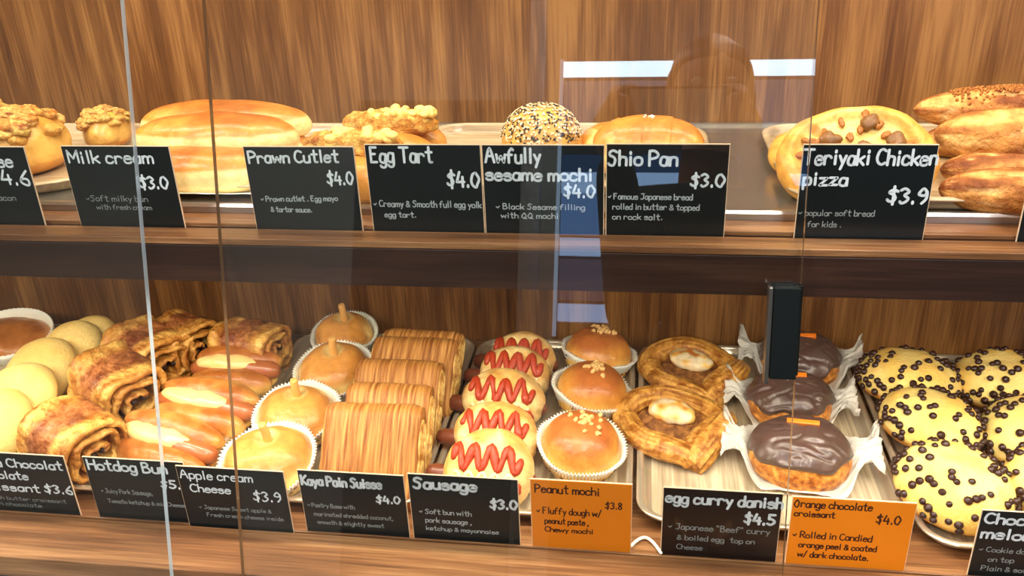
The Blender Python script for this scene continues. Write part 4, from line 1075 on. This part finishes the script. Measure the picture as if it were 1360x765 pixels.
# ------------------------------------------------------------------ the photographer, seen only as a dark shape in the glass
def skin(name, verts, edges, mat, parent, sub=2, loc=Vector((0, 0, 0))):
    me = bpy.data.meshes.new(name); me.from_pydata([Vector(v[:3])-loc for v in verts], edges, []); me.materials.append(mat)
    o = bpy.data.objects.new(name, me); col.objects.link(o); o.parent = parent
    o.modifiers.new('skin', 'SKIN').use_smooth_shade = True
    for k, v in enumerate(verts):
        d = me.skin_vertices[0].data[k]; d.radius = (v[3], v[4] if len(v) > 4 else v[3]); d.use_root = (k == 0)
    s_ = o.modifiers.new('sub', 'SUBSURF'); s_.levels = sub; s_.render_levels = sub; return o
SKINM = plain('skin', s2l((206, 152, 122)), rough=.5, sss=.1); KNIT = plain('black_jumper', s2l((30, 31, 34)), rough=.85, bump=.5, bscale=300)
JEANS = plain('dark_trousers', s2l((34, 38, 50)), rough=.8); HAIR = plain('black_hair', s2l((22, 18, 16)), rough=.4, bump=.8, bscale=200); SHOE = plain('dark_shoe', s2l((28, 26, 26)), rough=.5)
PX, PY = .13, -1.02; base = Vector((PX, PY, -.9))
man = thing('person', 'person in black jumper and dark trousers reflected in the glass, holding up a phone', 'person', base)
wl, wr = Vector((-.045, -.745, .545)), Vector((.175, -.735, .545))
V = [(PX, PY, .02, .10, .085), (PX+.03, PY-.01, .16, .115, .09), (PX+.02, PY, .32, .125, .10), (PX, PY, .44, .13, .095), (PX, PY+.005, .53, .055, .055), (PX, PY+.02, .60, .05, .05), (PX, PY+.03, .66, .062, .07),
     (PX-.115, PY, .475, .058), (PX-.135, PY+.13, .25, .042), (wl.x, wl.y, wl.z, .026, .03), (PX+.18, PY, .475, .062), (PX+.235, PY+.10, .27, .045), (wr.x, wr.y, wr.z, .026, .03),
     (PX-.095, PY, -.06, .085), (PX-.10, PY+.01, -.42, .058), (PX-.10, PY-.01, -.80, .038), (PX-.11, PY+.10, -.865, .03), (PX+.095, PY, -.06, .085), (PX+.10, PY+.01, -.42, .058), (PX+.10, PY-.01, -.80, .038), (PX+.11, PY+.10, -.865, .03)]
E_ = [(0, 1), (1, 2), (2, 3), (3, 4), (4, 5), (5, 6), (3, 7), (7, 8), (8, 9), (3, 10), (10, 11), (11, 12), (0, 13), (13, 14), (14, 15), (15, 16), (0, 17), (17, 18), (18, 19), (19, 20)]
skin('body', V, E_, SKINM, man, 2, base)
def grow(v, k): return tuple(v[:3])+tuple(q+k for q in v[3:])
skin('jumper', [grow(V[k], .012) for k in (0, 1, 2, 3, 7, 8, 10, 11)]+[tuple(V[9][:3])+(.034, .036), tuple(V[12][:3])+(.034, .036)], [(0, 1), (1, 2), (2, 3), (3, 4), (4, 5), (5, 8), (3, 6), (6, 7), (7, 9)], KNIT, man, 2, base)
skin('trousers', [grow((PX, PY, .01, .105, .09), .010)]+[grow(V[k], .012) for k in (13, 14, 15, 17, 18, 19)], [(0, 1), (1, 2), (2, 3), (0, 4), (4, 5), (5, 6)], JEANS, man, 2, base)
for sx in (-.105, .105):
    m = MB(); m.ell((PX+sx-base.x, .045, .040), (.045, .135, .040), 24, 14, pw=.7); m.build('shoe', SHOE, man)
hc = Vector((PX, PY+.035, .695))-base
m = MB()
def headf(u, p):
    d = 0
    if u.y > .3: d += .010*math.exp(-((u.x/.14)**2+((u.z+.10)/.16)**2))*1.6 - .006*math.exp(-(((abs(u.x)-.35)/.16)**2+((u.z-.08)/.10)**2))
    if u.z < -.3: d -= .012*(-u.z-.3)*(1 if abs(u.x) > .4 else .3)
    return d
m.ell(hc, (.074, .092, .112), 40, 30, disp=headf)
for sx in (-1, 1): m.ell(hc+Vector((sx*.076, -.005, -.005)), (.010, .020, .032), 14, 10)
m.ell(hc+Vector((0, .093, -.018)), (.013, .018, .020), 14, 10)
m.build('head', SKINM, man)
for sx in (-1, 1):
    m = MB(); m.ell(hc+Vector((sx*.030, .079, .012)), (.012, .010, .008), 14, 10); m.build('eye', PAPER, man)
m = MB(); m.tube([hc+Vector((-.022, .083, -.052)), hc+Vector((0, .090, -.053)), hc+Vector((.022, .083, -.052))], .005, 8); m.build('mouth', plain('lips', s2l((170, 96, 86)), rough=.5), man)
m = MB(); m.ell(hc+Vector((0, -.014, .022)), (.083, .098, .104), 40, 26, disp=lambda u, p: .004*nz(p*40)-(.03 if (u.y > .45 and u.z < .35) else 0)); m.build('hair', HAIR, man)
ph = thing('phone', 'dark phone held up sideways by the photographer', 'phone', CAM-fw*.010+RT*.055)
ph.rotation_euler = M.to_euler()
m = MB(); m.box(-.078, .078, -.0375, .0375, -.0085, 0); bevel(m.build('phone_body', BLACK, ph, smooth=False), .004, 3)
m = MB(); m.box(-.073, .073, -.034, .034, -.0092, -.0086); m.build('screen', emis('phone_screen', (.5, .4, .3), .6), ph, smooth=False)
m = MB(); m.tube([(-.055, 0, 0), (-.055, 0, .0016)], .009, 20, cap=False); m.build('lens_ring', STEEL, ph)
mi_ = M.to_3x3()
def pt(x, y, z): return ph.location+mi_ @ Vector((x, y, z))-base
for sx, wv in ((-1, wl), (1, wr)):
    m = MB(); w0 = wv-base; palm = pt(sx*.094, -.012, -.030)
    m.tube([w0, w0.lerp(palm, .5), palm, pt(sx*.090, .006, -.022)], [.026, .030, .034, .026], 14, flat=.6)
    for k, (yy, ln) in enumerate(((.030, .9), (.012, 1.0), (-.006, .95), (-.024, .8))):
        m.tube([pt(sx*.098, yy*.8, -.026), pt(sx*.096, yy, -.004), pt(sx*(.090), yy, .009), pt(sx*(.090-.022*ln), yy, .0125)], [.0095, .009, .0085, .0075], 10)
    m.tube([pt(sx*.094, -.038, -.034), pt(sx*.082, -.028, -.028), pt(sx*.062, -.012, -.0175)], [.012, .0105, .009], 10)
    m.build('hand', SKINM, man)

w = bpy.data.worlds.new('world'); scn.world = w; w.use_nodes = True
w.node_tree.nodes['Background'].inputs[0].default_value = (.5, .55, .6, 1); w.node_tree.nodes['Background'].inputs[1].default_value = .06
scn.view_settings.view_transform = 'Standard'; scn.view_settings.look = 'None'; scn.view_settings.gamma = 1; scn.view_settings.use_curve_mapping = False
scn.view_settings.exposure = .48
